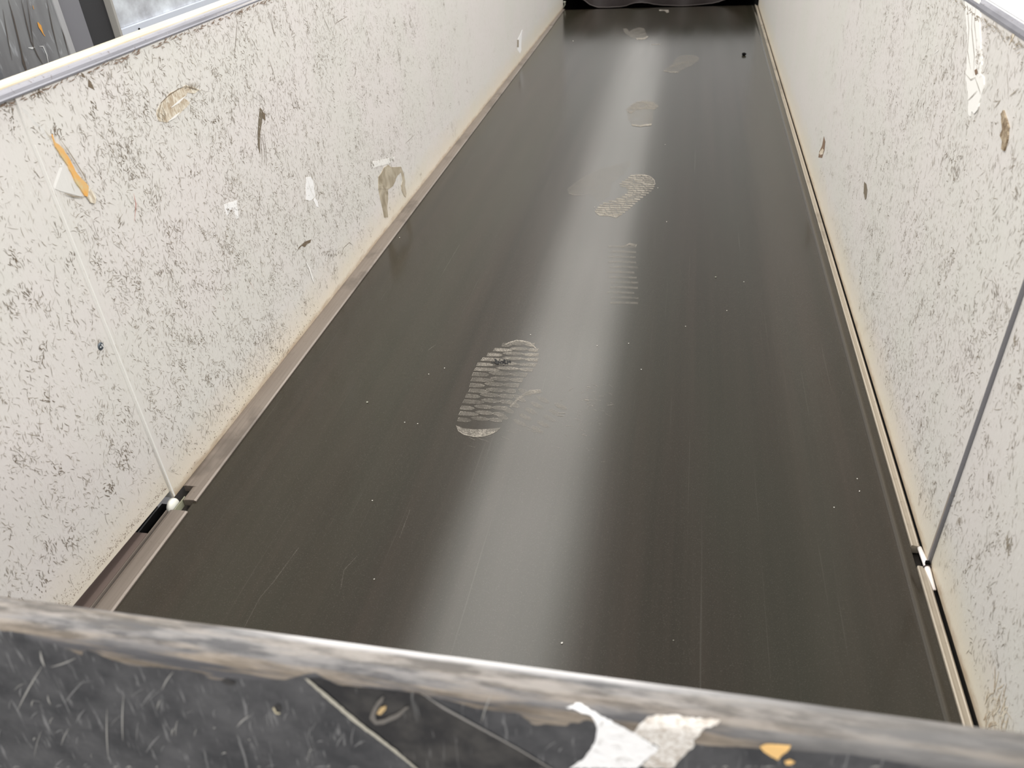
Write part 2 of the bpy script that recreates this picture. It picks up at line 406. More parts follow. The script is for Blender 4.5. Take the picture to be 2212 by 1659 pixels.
# specks and grime near the foot
pts = [(rnd.uniform(0.80, 1.35), 0.006 + abs(rnd.gauss(0, 0.016))) for _ in range(420)]
pts = [p for p in pts if rnd.random() < 1.2 - abs(p[0] - 1.12) * 3]
specks(bm, PLf, pts, 0.0003, 0.0011, rnd, 1)
W = wl
for x, y, sx, sy, n, a in ((462, 262, 7, 4, 22, 2.6), (205, 245, 5, 16, 16, 2.0), (317, 235, 4, 8, 14, 2.0), (275, 320, 4, 6, 12, 1.1), (267, 348, 6, 8, 14, 2.0),
        (720, 551, 12, 5, 60, .8), (610, 370, 8, 5, 12, .7), (625, 382, 9, 3, 18, 2.6), (580, 255, 9, 4, 12, .9), (645, 230, 7, 4, 18, 2.6),
        (525, 335, 4, 8, 16, 1.4), (215, 580, 7, 12, 14, 1.9), (260, 490, 5, 5, 10, .7), (412, 380, 6, 6, 18, .8), (560, 430, 5, 6, 8, .8),
        (455, 820, 6, 8, 20, 1.4), (515, 560, 4, 8, 16, 1.9), (615, 770, 8, 12, 20, 1.1), (565, 735, 12, 9, 40, .8), (700, 465, 4, 6, 8, 1.2),
        (330, 440, 8, 8, 14, 1), (120, 285, 8, 8, 20, 1.4), (85, 205, 7, 9, 18, 1.8), (300, 620, 6, 12, 14, 2), (395, 655, 7, 9, 16, 1.7), (430, 735, 8, 8, 14, 1.8),
        (700, 125, 8, 4, 16, 2.8), (590, 175, 4, 6, 12, 1), (545, 125, 3, 10, 12, 1.7), (815, 216, 3, 4, 8, 1.7), (775, 490, 3, 14, 14, 1.4)):
    scribble(bm, PLf, W, x, y, sx, sy, n, a, rnd, 1)
poly_on(lambda x, y, o: W(x, y, o), [(190, 170), (197, 178), (204, 195), (200, 192), (190, 187)], bm, 1, 0.0004)
poly_on(lambda x, y, o: W(x, y, o), [(175, 157), (180, 160), (184, 168), (177, 166)], bm, 1, 0.0004)
poly_on(lambda x, y, o: W(x, y, o), [(561, 232), (567, 238), (566, 262), (562, 285), (561, 310), (562, 335), (557, 318), (556, 290), (558, 258)], bm, 9, 0.0004)
poly_on(lambda x, y, o: W(x, y, o), [(566, 240), (572, 246), (573, 260), (567, 256)], bm, 1, 0.0005)
poly_on(lambda x, y, o: W(x, y, o), [(640, 545), (646, 533), (658, 522), (672, 517), (670, 524), (662, 528), (659, 534), (652, 531), (645, 538)], bm, 1, 0.0004)
for p in (((562, 288), (564, 320), (567, 352)), ((565, 285), (570, 320), (571, 358)), ((570, 288), (574, 325), (575, 366)), ((565, 222), (570, 235), (564, 250)), ((735, 555), (742, 535), (754, 524), (762, 530)), ((735, 553), (745, 540)),
          ((875, 310), (884, 302), (896, 290)), ((505, 130), (509, 85), (512, 45)), ((585, 28), (588, 60), (596, 82)), ((695, 30), (706, 55), (712, 68)), ((722, 52), (735, 44), (750, 35)),
          ((855, 92), (860, 115), (866, 152)), ((833, 45), (834, 60)), ((577, 120), (588, 150), (594, 170))):
    line_px(bm, PLf, W, p, 0.0011, 1)
for p in (((288, 418), (293, 440), (290, 478)), ((290, 430), (298, 452)), ((540, 610), (548, 625)), ((480, 640), (486, 652))):
    line_px(bm, PLf, W, p, 0.0009, 5)
line_px(bm, PLf, W, ((660, 565), (668, 580), (674, 600), (678, 612)), 0.006, 4)
line_px(bm, PLf, W, ((664, 470), (690, 447)), 0.0008, 4)
for p in (((215, 420), (300, 350), (330, 300)),): line_px(bm, PLf, W, p, 0.0005, 4)
# seam lip
panel2 = obj('side_panel', bm, [M['wall_l']] + SCR, label='long scratched white left side panel with orange foam, stickers and tan tape', cat='conveyor side panel')

def wall_patch(name, P, pts, m, parent, t=0.0008, dirx=1, label=None, rag=0, base=0.0):
    bmm = bmesh.new(); pp = ragged(pts, rag, 7, rnd) if rag else pts
    patch(bmm, [P(x, y, base) for x, y in pp], (dirx, 0, 0), t)
    return obj(name, bmm, m, parent, label=label)
wall_patch('clear_tape', W, [(46, 232), (58, 240), (74, 262), (90, 275), (112, 300), (140, 345), (165, 385), (186, 424), (172, 424), (150, 418), (130, 413), (118, 408), (125, 425), (134, 448), (146, 480), (138, 480), (120, 440), (96, 378), (72, 320), (60, 285)], M['tape_clear'], panel2, 0.0006, label='wrinkled clear tape')
wall_patch('foam_strip', W, [(110, 290), (117, 308), (124, 312), (134, 322), (148, 345), (160, 370), (172, 385), (188, 402), (188, 414), (186, 425), (181, 423), (175, 414), (165, 400), (155, 380), (140, 352), (128, 335), (117, 317)], M['foam'], panel2, 0.0016, label='strip of orange foam behind torn tape', rag=1.2, base=0.0006)
wall_patch('foam_end', W, [(188, 404), (198, 414), (205, 426), (203, 440), (194, 438), (186, 427), (184, 418)], M['torn'], panel2, 0.0014, label='beige frayed end', rag=1, base=0.0006)
bm = bmesh.new(); line_px(bm, lambda y, z: Vector((xl_far(y) + 0.0022, y, z)), W, ((126, 300), (150, 335), (175, 375), (189, 402)), 0.0016, 0)
line_px(bm, lambda y, z: Vector((xl_far(y) + 0.0016, y, z)), W, ((135, 417), (155, 424), (178, 427)), 0.0022, 0)
obj('tape_crease', bm, M['scr_m'], panel2)
wall_patch('torn_patch', W, [(343, 262), (338, 240), (348, 222), (362, 206), (385, 192), (400, 184), (418, 188), (430, 194), (420, 202), (404, 200), (396, 212), (410, 222), (398, 235), (388, 246), (372, 258), (360, 265)], M['torn'], panel2, 0.0006, label='torn patch showing the cream board core', rag=2)
bm = bmesh.new()
PP = lambda y, z: Vector((xl_far(y) + 0.0012, y, z))
for p in (((340, 250), (346, 222), (362, 206), (382, 193), (398, 186)), ((356, 212), (362, 224)), ((398, 186), (412, 190), (428, 196))): line_px(bm, PP, W, p, 0.0011, 1)
scribble(bm, PP, W, 415, 192, 8, 3, 40, 1.1, rnd, 2); scribble(bm, PP, W, 350, 255, 5, 8, 26, 1.6, rnd, 2)
line_px(bm, PP, W, ((368, 232), (384, 220), (398, 208)), 0.0035, 4); line_px(bm, PP, W, ((362, 262), (376, 252), (386, 243)), 0.0035, 4)
obj('torn_fibres', bm, [M['wall_l']] + SCR, panel2, kind='stuff')
wall_patch('sticker_scrap', W, [(484, 442), (511, 433), (513, 452), (515, 470), (511, 473), (506, 455), (503, 448), (497, 456), (490, 466), (487, 456)], M['sticker'], panel2, 0.0005, label='torn white sticker scrap shaped like a 7', rag=.8)
bm = bmesh.new(); scribble(bm, lambda y, z: Vector((xl_far(y) + 0.0009, y, z)), W, 495, 455, 7, 3, 26, 2.4, rnd, 1, L=.004); obj('sticker_residue', bm, [M['wall_l']] + SCR, panel2, kind='stuff')
wall_patch('sticker_scrap', W, [(661, 383), (671, 382), (676, 392), (678, 410), (680, 424), (674, 431), (668, 434), (661, 432), (660, 408)], M['sticker'], panel2, 0.0005, label='upright white sticker scrap', rag=.8)
wall_patch('sticker_scrap', W, [(680, 426), (686, 436), (688, 448), (683, 446), (678, 434)], M['sticker'], panel2, 0.0005, rag=.5)
wall_patch('sticker_strip', W, [(801, 358), (806, 349), (838, 342), (852, 338), (851, 346), (838, 354), (804, 363)], M['scr_w'], panel2, 0.0005, label='narrow white sticker strip with blackened ends', rag=.8)
bm = bmesh.new(); PS = lambda y, z: Vector((xl_far(y) + 0.0009, y, z))
scribble(bm, PS, W, 802, 359, 3, 3, 24, 1.2, rnd, 1, L=.006); scribble(bm, PS, W, 845, 345, 3, 4, 30, 1.2, rnd, 1, L=.007)
for p in (((650, 432), (660, 432), (668, 434)), ((660, 384), (660, 430)), ((664, 390), (670, 410), (677, 425))): line_px(bm, PS, W, p, 0.0006, 2)
obj('sticker_residue', bm, [M['wall_l']] + SCR, panel2, kind='stuff')
for pts, lb in (([(838, 356), (848, 364), (852, 378), (854, 390), (848, 402), (840, 408), (817, 408), (817, 382), (823, 374), (829, 362)], 'crumpled tan parcel tape'),
            ([(817, 408), (838, 406), (838, 430), (836, 448), (838, 469), (830, 470), (826, 450), (821, 430)], 'hanging tan tape tail'),
            ([(846, 361), (866, 360), (872, 376), (875, 392), (874, 404), (867, 400), (869, 390), (866, 372), (858, 380), (853, 390), (851, 376)], 'tan tape loop'),
            ([(866, 400), (874, 402), (877, 418), (876, 426), (872, 422), (867, 410)], 'thin tan tape tail')):
    wall_patch('parcel_tape', W, pts, M['tape_tan'], panel2, 0.0007 + rnd.random() * .0006, label=lb)
wall_patch('sticker_scrap', W, [(1119, 84), (1124, 74), (1128, 64), (1127, 76), (1126, 92), (1126, 108), (1123, 116), (1118, 108), (1117, 96)], M['sticker'], panel2, 0.0006, label='narrow white sticker scrap near the far end', rag=.4)
wall_patch('sticker_residue', W, [(1117, 86), (1120, 86), (1120, 102), (1117, 102)], M['scr_m'], panel2, 0.0007, base=.0006)
# pale upright strip on the panel next to the seam
bm = bmesh.new()
patch(bm, [Vector((xl_far(0.779), 0.779, z)) for z in (0.001, 0.54)] + [Vector((xl_far(0.779), 0.779 + dz, z)) for z, dz in ((0.54, .0012), (0.001, .0032))], (1, 0, 0), 0.0004)
obj('seam_edge', bm, M['panel_edge'], panel2)

# top rail, left
rail = empty('top_rail', (-0.74, 0.8, 0.6), 'cream capped aluminium rail along the top of the left panels', 'rail')
rail.location = (0, 0, 0)
def prof_rail(s):      # s=+1 left side (inner face towards +x)
    return None
bm = bmesh.new(); extrude_y(bm, [(-0.757, 0.600), (-0.757, 0.606), (-0.7285, 0.606), (-0.7285, 0.600)], 0.20, 4.78, 0, 4, lambda y: (0.0075 * (y - 0.79) if y > .79 else 0))
obj('rail_cap', bm, M['rail_cream'], rail, label='cream painted cap')
bm = bmesh.new(); extrude_y(bm, [(-0.7284, 0.598), (-0.7284, 0.6045), (-0.7255, 0.6035), (-0.7235, 0.6005), (-0.7228, 0.597), (-0.7218, 0.5955), (-0.7224, 0.5935), (-0.726, 0.594), (-0.728, 0.597)], 0.20, 4.78, 0, 4, lambda y: (0.0075 * (y - 0.79) if y > .79 else 0))
obj('rail_trim', bm, M['alu'], rail, label='grey aluminium inner trim')
bm = bmesh.new()
for k in range(420):
    y = rnd.uniform(0.6, 2.2); x = xl_far(y) if y > .778 else -0.7255
    stroke(bm, lambda a, b: Vector((x + 0.0016, a, b)), 0, y, 0.5915 - abs(rnd.gauss(0, .0022)), rnd.uniform(.004, .012), .0009, rnd.gauss(0, .35), 0, 0)
obj('ragged_line', bm, M['rust'], rail, kind='stuff')  # ragged dark strokes just below the left trim

# ------------------------------------------------------------------ RIGHT PANELS
bm = bmesh.new(); box(bm, 0.345, 0.361, 0.801, 4.70, 0.0, 0.598)
def d_r(u, v):
    k = (0.6 + 0.5 * mn.noise(Vector((u * 9, v * 9, 8))))
    k *= max(0.03, 1 - max(0, u - 1.2) / 1.3) ** 1.4
    return k
scatter(bm, PR, 0.806, 3.2, 0.04, 0.59, 12500, d_r, rnd, -0.28)
WR = wr
for x, y, sx, sy, n, a in ((1870, 412, 4, 9, 16, 1.5), (1990, 228, 5, 7, 14, 1.2), (1905, 295, 4, 7, 12, 1.2), (2045, 345, 8, 6, 14, 1.9), (2065, 372, 8, 8, 20, 1.9), (1822, 85, 2, 4, 6, 1.5),
                           (1960, 255, 3, 5, 8, 1.2), (1950, 800, 8, 5, 16, 1), (1985, 925, 5, 8, 12, 1.3), (1918, 740, 6, 4, 10, .6), (2090, 760, 7, 12, 22, 1.2), (2010, 680, 6, 10, 14, 1.3), (2150, 640, 6, 12, 18, 1.1)):
    scribble(bm, PR, WR, x, y, sx, sy, n, a, rnd, 1)
R3 = lambda x, y, o: wr(x, y, o)
poly_on(R3, [(1780, 294), (1783, 306), (1781, 325), (1776, 341), (1768, 340), (1770, 328), (1776, 315)], bm, 6, 0.0004)
poly_on(R3, [(1777, 320), (1780, 324), (1778, 333), (1772, 335), (1770, 330)], bm, 8, 0.0006)
poly_on(R3, [(1867, 392), (1872, 398), (1874, 412), (1872, 428), (1869, 432), (1866, 416)], bm, 9, 0.0004)
for p in (((1819, 150), (1817, 175), (1816, 200)), ((2148, 235), (2158, 222), (2163, 214)), ((2182, 208), (2192, 200), (2202, 190)), ((2124, 96), (2130, 100)), ((2084, 22), (2088, 12), (2096, 4))): line_px(bm, PR, WR, p, 0.0014, 2)
for p in (((2020, 100), (2026, 96), (2020, 108)), ((2020, 115), (2028, 108), (2022, 122)), ((1905, 50), (1900, 66)), ((1880, 618), (1888, 628), (1882, 638)), ((1897, 620), (1903, 640), (1908, 655)), ((1890, 628), (1912, 632))): line_px(bm, PR, WR, p, 0.0018, 4)
panel3 = obj('side_panel', bm, [M['wall_r']] + SCR, label='long scratched white side panel on the right, holding crumpled white tape', cat='conveyor side panel')
def rp(name, pts, m, t=0.0008, label=None, rag=0, base=0):
    return wall_patch(name, lambda x, y, b: wr(x, y, b), pts, m, panel3, t, -1, label, rag, base)
rp('crumpled_tape', [(2086, -6), (2118, -6), (2119, 60), (2121, 105), (2123, 140), (2120, 160), (2127, 168), (2126, 190), (2122, 204), (2117, 222), (2113, 238), (2106, 246), (2101, 240), (2098, 252), (2094, 248), (2093, 215), (2091, 190), (2088, 170), (2090, 140), (2092, 105), (2090, 60)], M['scr_w'], 0.0012, 'long crumpled white tape', 1.2)
bm = bmesh.new(); PT = lambda y, z: Vector((0.345 - 0.0016, y, z))
for p in (((2092, 5), (2096, 60), (2093, 110), (2100, 150)), ((2104, 0), (2102, 60), (2108, 120), (2106, 165)), ((2112, 0), (2108, 50), (2113, 100)), ((2093, 218), (2103, 208), (2114, 196)), ((2110, 168), (2117, 188), (2122, 204)), ((2090, 160), (2100, 172), (2112, 166)), ((2118, 168), (2125, 162))): line_px(bm, PT, WR, p, 0.0012, 3)
line_px(bm, PT, WR, ((2093, 218), (2103, 208), (2114, 196)), 0.0014, 2)
for y in range(100, 165, 5): line_px(bm, PT, WR, ((2112 + (y % 3), y), (2114 + (y % 4), y + 4)), 0.0016, 6)
poly_on(lambda x, y, o: wr(x, y, 0.0017), [(2108, 152), (2113, 148), (2115, 158), (2110, 162)], bm, 6, 0)
scribble(bm, PT, WR, 2116, 130, 3, 18, 40, 1.3, rnd, 2, w=.0006, L=.004)
obj('tape_crease', bm, [M['wall_r']] + SCR, panel3)
rp('glue_blob', [(2170, 238), (2174, 250), (2178, 262), (2182, 275), (2180, 292), (2177, 310), (2172, 326), (2166, 322), (2168, 305), (2163, 292), (2168, 280), (2166, 262), (2165, 246)], M['glue'], 0.0018, 'dried brown glue', 1)
rp('glue_blob', [(2192, 54), (2200, 58), (2194, 72), (2188, 86), (2180, 98), (2186, 80), (2190, 66)], M['torn'], 0.0006, 'thin brown dribble', 1)

bm = bmesh.new(); box(bm, 0.347, 0.361, 0.20, 0.793, 0.0, 0.598)
scatter(bm, PRn, 0.42, 0.79, 0.03, 0.59, 3400, lambda u, v: .5 + .5 * mn.noise(Vector((u * 14, v * 14, 2))), rnd, -0.2)
scribble(bm, PRn, WR, 2173, 1182, 4, 10, 50, 1.3, rnd, 2); scribble(bm, PRn, WR, 2190, 745, 5, 10, 20, 1.3, rnd, 2)
scribble(bm, PRn, WR, 2068, 1130, 5, 4, 14, .8, rnd, 2)
for k in range(60):
    x = rnd.uniform(2120, 2165); scribble(bm, PRn, WR, x, 1560 + rnd.gauss(0, 35), 2, 12, 1, 1.57, rnd, 8, w=.0016, L=.02)
obj('side_panel', bm, [M['wall_r']] + SCR, label='white side panel nearest the camera on the right, below the grey seam trim', cat='conveyor side panel')
# seam trim between the two right panels
st_ = empty('seam_trim', (0.345, 0.797, 0.0), 'thin grey metal trim closing the upright seam of the right side', 'trim'); st_.location = (0, 0, 0)
bm = bmesh.new(); box(bm, 0.3435, 0.350, 0.7935, 0.7965, 0.004, 0.596); obj('trim_bar', bm, M['gray_strip'], st_)
bm = bmesh.new(); box(bm, 0.3437, 0.350, 0.7970, 0.8005, 0.004, 0.12); obj('trim_bar', bm, mat('trim_brown', (0.30, 0.26, 0.22), .5), st_, label='short brown strip at the foot')
# top rail, right
rail2 = empty('top_rail', (0, 0, 0), 'wide pale rail along the top of the right panels', 'rail')
bm = bmesh.new(); extrude_y(bm, [(0.3556, 0.600), (0.3556, 0.606), (0.56, 0.606), (0.56, 0.600)], 0.20, 4.70); obj('rail_cap', bm, M['rail_white'], rail2)
bm = bmesh.new(); extrude_y(bm, [(0.3438, 0.5945), (0.3432, 0.598), (0.3442, 0.6025), (0.3465, 0.605), (0.3480, 0.606), (0.3480, 0.5985), (0.3448, 0.5985)], 0.20, 4.70); obj('rail_trim', bm, M['alu'], rail2, label='grey aluminium inner trim')
bm = bmesh.new(); extrude_y(bm, [(0.3503, 0.600), (0.3503, 0.6050), (0.3535, 0.6050), (0.3535, 0.600)], 0.20, 4.70); obj('rail_gasket', bm, M['gray_strip'], rail2, label='dark grey gasket line')
bm = bmesh.new(); extrude_y(bm, [(0.3536, 0.600), (0.3536, 0.6064), (0.3555, 0.6064), (0.3555, 0.600)], 0.20, 4.70); obj('rail_bead', bm, M['sticker'], rail2)
bm = bmesh.new(); extrude_y(bm, [(0.3481, 0.600), (0.3481, 0.6060), (0.3502, 0.6060), (0.3502, 0.600)], 0.20, 4.70); obj('rail_bead', bm, M['sticker'], rail2)
bm = bmesh.new()
for k in range(300):
    y = rnd.uniform(0.7, 1.8); stroke(bm, lambda a, b: Vector((0.3436, a, b)), 0, y, 0.590 - abs(rnd.gauss(0, .003)), rnd.uniform(.004, .012), .0010, rnd.gauss(0, .35), 0, 0)
obj('ragged_line', bm, M['scr_m'], rail2, kind='stuff')  # ragged shadow under the right rail, drawn in as dark strokes

# ------------------------------------------------------------------ LEFT STEEL STRIPS
bm = bmesh.new()
lx0, lx1 = -0.7205, -0.684
def tray(bm, y0, y1, xa, xb, xf=None, notch=False):
    extrude_y(bm, [(xa, -0.010), (xa, 0.0005), (xa + .004, 0.0015), (xb - .012, 0.0020), (xb - .003, 0.0022), (xb, 0.0008), (xb, -0.0012), (xb - .003, -0.0012), (xb - .003, -0.010)], y0, y1, 0, 6, xf)
tray(bm, 0.805, 4.30, -0.7215, -0.6835, lambda y: 0.0020 * (y - 0.8))
tray(bm, 0.775, 0.805, -0.7050, -0.6835)
obj('edge_strip', bm, M['tray'], label='long worn steel strip between the left panel and the belt', cat='steel strip')
bm = bmesh.new(); tray(bm, 0.20, 0.752, -0.7130, -0.684)
extrude_y(bm, [(-0.7165, -0.010), (-0.7165, 0.0035), (-0.7150, 0.0035), (-0.7150, -0.010)], 0.20, 0.748)
obj('edge_strip', bm, M['tray'], label='worn steel strip left of the belt, nearest the camera, with rust-brown stain', cat='steel strip')
bm = bmesh.new(); tray(bm, 4.31, 4.745, -0.712, -0.678); obj('edge_strip', bm, M['tray'], label='short steel strip left of the belt at the far end', cat='steel strip')
# channel seen in the gap below the near left panel
ch = empty('frame_channel', (0, 0, 0), 'dark metal channel in the gap under the near left panel', 'frame')
bm = bmesh.new(); extrude_y(bm, [(-0.745, -0.012), (-0.745, 0.003), (-0.7175, 0.003), (-0.7175, -0.012)], 0.2, 0.70); obj('channel_body', bm, mat('brown_steel', (0.17, 0.13, 0.115), .5, .3), ch)
bm = bmesh.new(); extrude_y(bm, [(-0.775, -0.02), (-0.775, 0.05), (-0.755, 0.05), (-0.755, -0.02)], 0.2, 0.775); obj('channel_back', bm, M['black'], ch)
bm = bmesh.new(); box(bm, -0.745, -0.7175, .70, .775, -0.03, -0.012); obj('channel_end', bm, M['black'], ch)
# white cap in the joint
bm = bmesh.new(); c0 = gnd(388, 1080)
for k in range(9):
    pass
tube(bm, [(-0.7215, 0.766, -0.006), (-0.7170, 0.766, -0.006), (-0.7140, 0.766, -0.006), (-0.7125, 0.766, -0.006)], [0.0125, 0.0125, 0.0105, 0.004], 24)
cap = obj('plastic_plug', bm, M['white_plastic'], smooth=True, label='small white plastic cap in the joint between the left steel strips', cat='plug')
bm = bmesh.new(); box(bm, -0.7075, -0.7065, .752, .783, -0.012, 0.0005); obj('cap_tab', bm, mat('cap_tab', (0.35, .35, .25), .5), cap)

# ------------------------------------------------------------------ RIGHT STEEL STRIPS
def trayr(bm, y0, y1):
    extrude_y(bm, [(0.3310, -0.012), (0.3310, 0.0008), (0.3325, 0.0018), (0.3345, 0.0012), (0.3385, 0.0008), (0.3400, 0.0014), (0.3415, 0.0005), (0.3415, -0.012)], y0, y1, 0, 6)
bm = bmesh.new(); trayr(bm, 0.826, 4.20); obj('edge_strip', bm, M['tray_r'], label='long narrow steel strip between the belt and the right panel', cat='steel strip')
bm = bmesh.new(); trayr(bm, 0.20, 0.790); obj('edge_strip', bm, M['tray_r'], label='narrow steel strip right of the belt, nearest the camera', cat='steel strip')
bm = bmesh.new(); trayr(bm, 4.212, 4.745); obj('edge_strip', bm, M['tray_r'], label='short steel strip right of the belt at the far end', cat='steel strip')
bm = bmesh.new(); tube(bm, [(0.3415, 0.826, -0.002), (0.342, 0.80, 0.001), (0.3425, 0.785, 0.001), (0.3435, 0.752, 0.0005)], [0.0028, 0.0036, 0.0036, 0.0018], 12)
obj('cable', bm, M['rail_white'], smooth=True, label='short pale cable in the joint between the right steel strips', cat='cable')
tie = empty('cable_tie', (0, 0, 0), 'black cable tie around the pale cable at the right seam', 'cable tie')
bm = bmesh.new(); tube(bm, [Vector((0.3423 + 0.0042 * math.cos(a), 0.7885, 0.001 + 0.0042 * math.sin(a))) for a in [k * math.pi / 10 for k in range(-1, 12)]], 0.0009, 6); obj('strap', bm, mat('tie_strap', (.05, .035, .035), .5), tie)
bm = bmesh.new(); box(bm, 0.3395, 0.3445, 0.789, 0.7935, 0.004, 0.0095, 0, .001); obj('tie_head', bm, M['black'], tie)
# black strip filling the gap along the foot of the right panel
bm = bmesh.new(); extrude_y(bm, [(0.3415, -0.012), (0.3415, -0.001), (0.345, -0.001), (0.345, -0.012)], 0.2, 4.7); obj('foot_gap', bm, M['black'], panel3)

# ------------------------------------------------------------------ BELT
bm = bmesh.new(); NX, NY = 60, 110
grid = []
for j in range(NY + 1):
    y = 0.280 + (4.735 - 0.280) * j / NY; row = []
    for i in range(NX + 1):
        x = -0.688 + (0.3300 + 0.688) * i / NX
        row.append((x, y))
    grid.append(row)
def belt_z(x, y):
    z = -0.0015 + 0.0004 * mn.noise(Vector((x * 3, y * 1.2, 0)))
    z += 0.0016 * math.exp(-((x - 0.3175) / 0.0035) ** 2)       # raised rib by the right edge
    return z
xs = sorted(set([-0.688 + 1.018 * i / NX for i in range(NX + 1)] + [0.305 + 0.0015 * k for k in range(17)]))
ys = [0.280 + (4.735 - 0.280) * j / NY for j in range(NY + 1)]
rows = [[bm.verts.new((x, y, belt_z(x, y))) for x in xs] for y in ys]
R_ = 0.06                                                       # the belt turns down around the end roller
for k in range(1, 11):
    a = k * math.pi / 20 * 1.6
    rows.append([bm.verts.new((x, 4.735 + R_ * math.sin(a), -0.0015 - R_ * (1 - math.cos(a)))) for x in xs])
for a, b in zip(rows, rows[1:]):
    for i in range(len(xs) - 1): bm.faces.new((a[i], a[i + 1], b[i + 1], b[i]))
low0 = [bm.verts.new((v.co.x, v.co.y, v.co.z - 0.008)) for v in rows[0]]
for i in range(len(xs) - 1): bm.faces.new((low0[i], low0[i + 1], rows[0][i + 1], rows[0][i]))
belt = obj('conveyor_belt', bm, M['belt'], smooth=True, label='wide dark brown-grey rubber conveyor belt marked with pale dusty shoe prints', cat='conveyor belt')
bm = bmesh.new(); box(bm, -0.738, 0.36, 0.29, 4.66, -0.05, -0.016); obj('slider_bed', bm, M['dark_steel'], label='dark bed plate under the belt, seen in the strip gaps', cat='conveyor bed')
bm = bmesh.new()
n = 32
for s in (0,):
    a = [bm.verts.new((-0.68, 4.735 + 0.05 * math.cos(k * 2 * math.pi / n), -0.062 + 0.05 * math.sin(k * 2 * math.pi / n))) for k in range(n)]
    b = [bm.verts.new((0.32, v.co.y, v.co.z)) for v in a]
    for k in range(n): bm.faces.new((a[k], a[(k + 1) % n], b[(k + 1) % n], b[k]))
    bm.faces.new(a[::-1]); bm.faces.new(b)
# (end roller stays out of view under the belt)
bm.free()

# ---- shoe prints (thin dust on the belt)
def gz(x, y, o):
    p = gnd(x, y); p.z = belt_z(p.x, p.y) + 0.0004 + o; return p
def lens_px(bm, c, a, b, tilt, mi, o, ring=None, cutl=False, cutr=False):
    """pointed lug mark in photo rows, laid on the belt"""
    n = 12; out = []; o = o + rnd.random() * 0.00025
    for k in range(2 * n):
        s = k / n if k < n else 2 - k / n
        x = (s * 2 - 1); h = (1 - x * x) ** 0.62
        if cutl and x < -0.1: h = 1.0
        if cutr and x > 0.1: h = 1.0
        h = h if k < n else -h
        X, Y = x * a, h * b
        out.append((c[0] + X * math.cos(tilt) - Y * math.sin(tilt), c[1] + X * math.sin(tilt) + Y * math.cos(tilt)))
    def ringf(sc0, sc1, mi, o):
        p0 = [bm.verts.new(gz(c[0] + (x - c[0]) * sc0[0], c[1] + (y - c[1]) * sc0[1], o)) for x, y in out]
        p1 = [bm.verts.new(gz(c[0] + (x - c[0]) * sc1[0], c[1] + (y - c[1]) * sc1[1], o)) for x, y in out]
        N = len(out)
        for i in range(N):
            try: f = bm.faces.new((p0[i], p0[(i + 1) % N], p1[(i + 1) % N], p1[i])); f.material_index = mi
            except ValueError: pass
    ringf((1, 1), (0.93, 0.80), ring, o)
    f = bm.faces.new([bm.verts.new(gz(c[0] + (x - c[0]) * .90, c[1] + (y - c[1]) * .72, o)) for x, y in out]); f.material_index = mi
def arc_band(bm, pts_o, pts_i, mi, o=0):
    a = [bm.verts.new(gz(x, y, o)) for x, y in pts_o]; b = [bm.verts.new(gz(x, y, o)) for x, y in pts_i]
    for i in range(len(a) - 1):
        f = bm.faces.new((a[i], a[i + 1], b[i + 1], b[i])); f.material_index = mi
def interp(tab, y):
    for (x0, y0), (x1, y1) in zip(tab, tab[1:]):
        if y0 <= y <= y1: return x0 + (x1 - x0) * (y - y0) / (y1 - y0)
    return tab[0][0] if y < tab[0][1] else tab[-1][0]
DM = [M['dust_hi'], M['dust_mid'], M['dust_lo'], M['dust_black'], dust_alpha('shoe_dust_film', 0.2)]
S = 4.9156; tr = lambda p: (900 + p[0] / S, 700 + p[1] / S)
lefte = [tr(p) for p in ((960, 190), (860, 240), (780, 300), (715, 350), (660, 400), (625, 460), (600, 520), (585, 570), (570, 640), (558, 700), (530, 750), (495, 820), (470, 880), (452, 950), (440, 1010), (425, 1075))]
righte = [tr(p) for p in ((1240, 200), (1290, 260), (1298, 320), (1288, 380), (1270, 430), (1225, 490), (1180, 520), (1140, 570), (1100, 620), (1065, 680), (1035, 740), (1018, 800), (985, 850), (930, 920), (905, 1000), (925, 1050), (880, 1100))]
bm = bmesh.new()
rowsY = [215, 270, 320, 372, 425, 478, 530, 588, 645, 705, 760, 820, 885, 948, 1012]
for i, ry in enumerate(rowsY):
    y = 700 + ry / S; hl = 4.9 if i < 6 else 5.3
    xl_, xr_ = interp(lefte, y), interp(righte, y); wdt = xr_ - xl_
    til = 0.03 + 0.004 * i
    sh = 0.04 if i % 2 else -0.03
    fill = 1 if 1 <= i <= 5 else 2
    cs = (xl_ + wdt * (0.17 + sh), xl_ + wdt * (0.53 + sh), xl_ + wdt * (0.86 + sh * .5))
    aw = (wdt * (0.19 + sh), wdt * 0.21, wdt * (0.15 - sh * .5))
    lens_px(bm, (cs[0], y), aw[0], hl * .76, til, fill, 0, 1, cutl=True)
    lens_px(bm, (cs[1], y - 2.5), aw[1], hl * .76, til, fill if i != 8 else 2, 0, 1)
    lens_px(bm, (cs[2], y), aw[2], hl * .76, til, 2 if i > 5 else 1, 0, 1, cutr=True)
arc_band(bm, [tr(p) for p in ((935, 212), (980, 185), (1060, 163), (1130, 168), (1200, 185), (1250, 225), (1272, 255))], [tr(p) for p in ((945, 215), (985, 198), (1060, 174), (1130, 182), (1195, 203), (1240, 235), (1265, 258))], 0)
arc_band(bm, [tr(p) for p in ((985, 198), (1060, 174), (1130, 182), (1195, 203), (1240, 235))], [tr(p) for p in ((990, 225), (1060, 205), (1130, 208), (1185, 225), (1225, 245))], 2, .0001)
ho = [tr(p) for p in ((420, 1072), (440, 1130), (500, 1170), (600, 1192), (700, 1190), (790, 1165), (850, 1135), (885, 1100))]
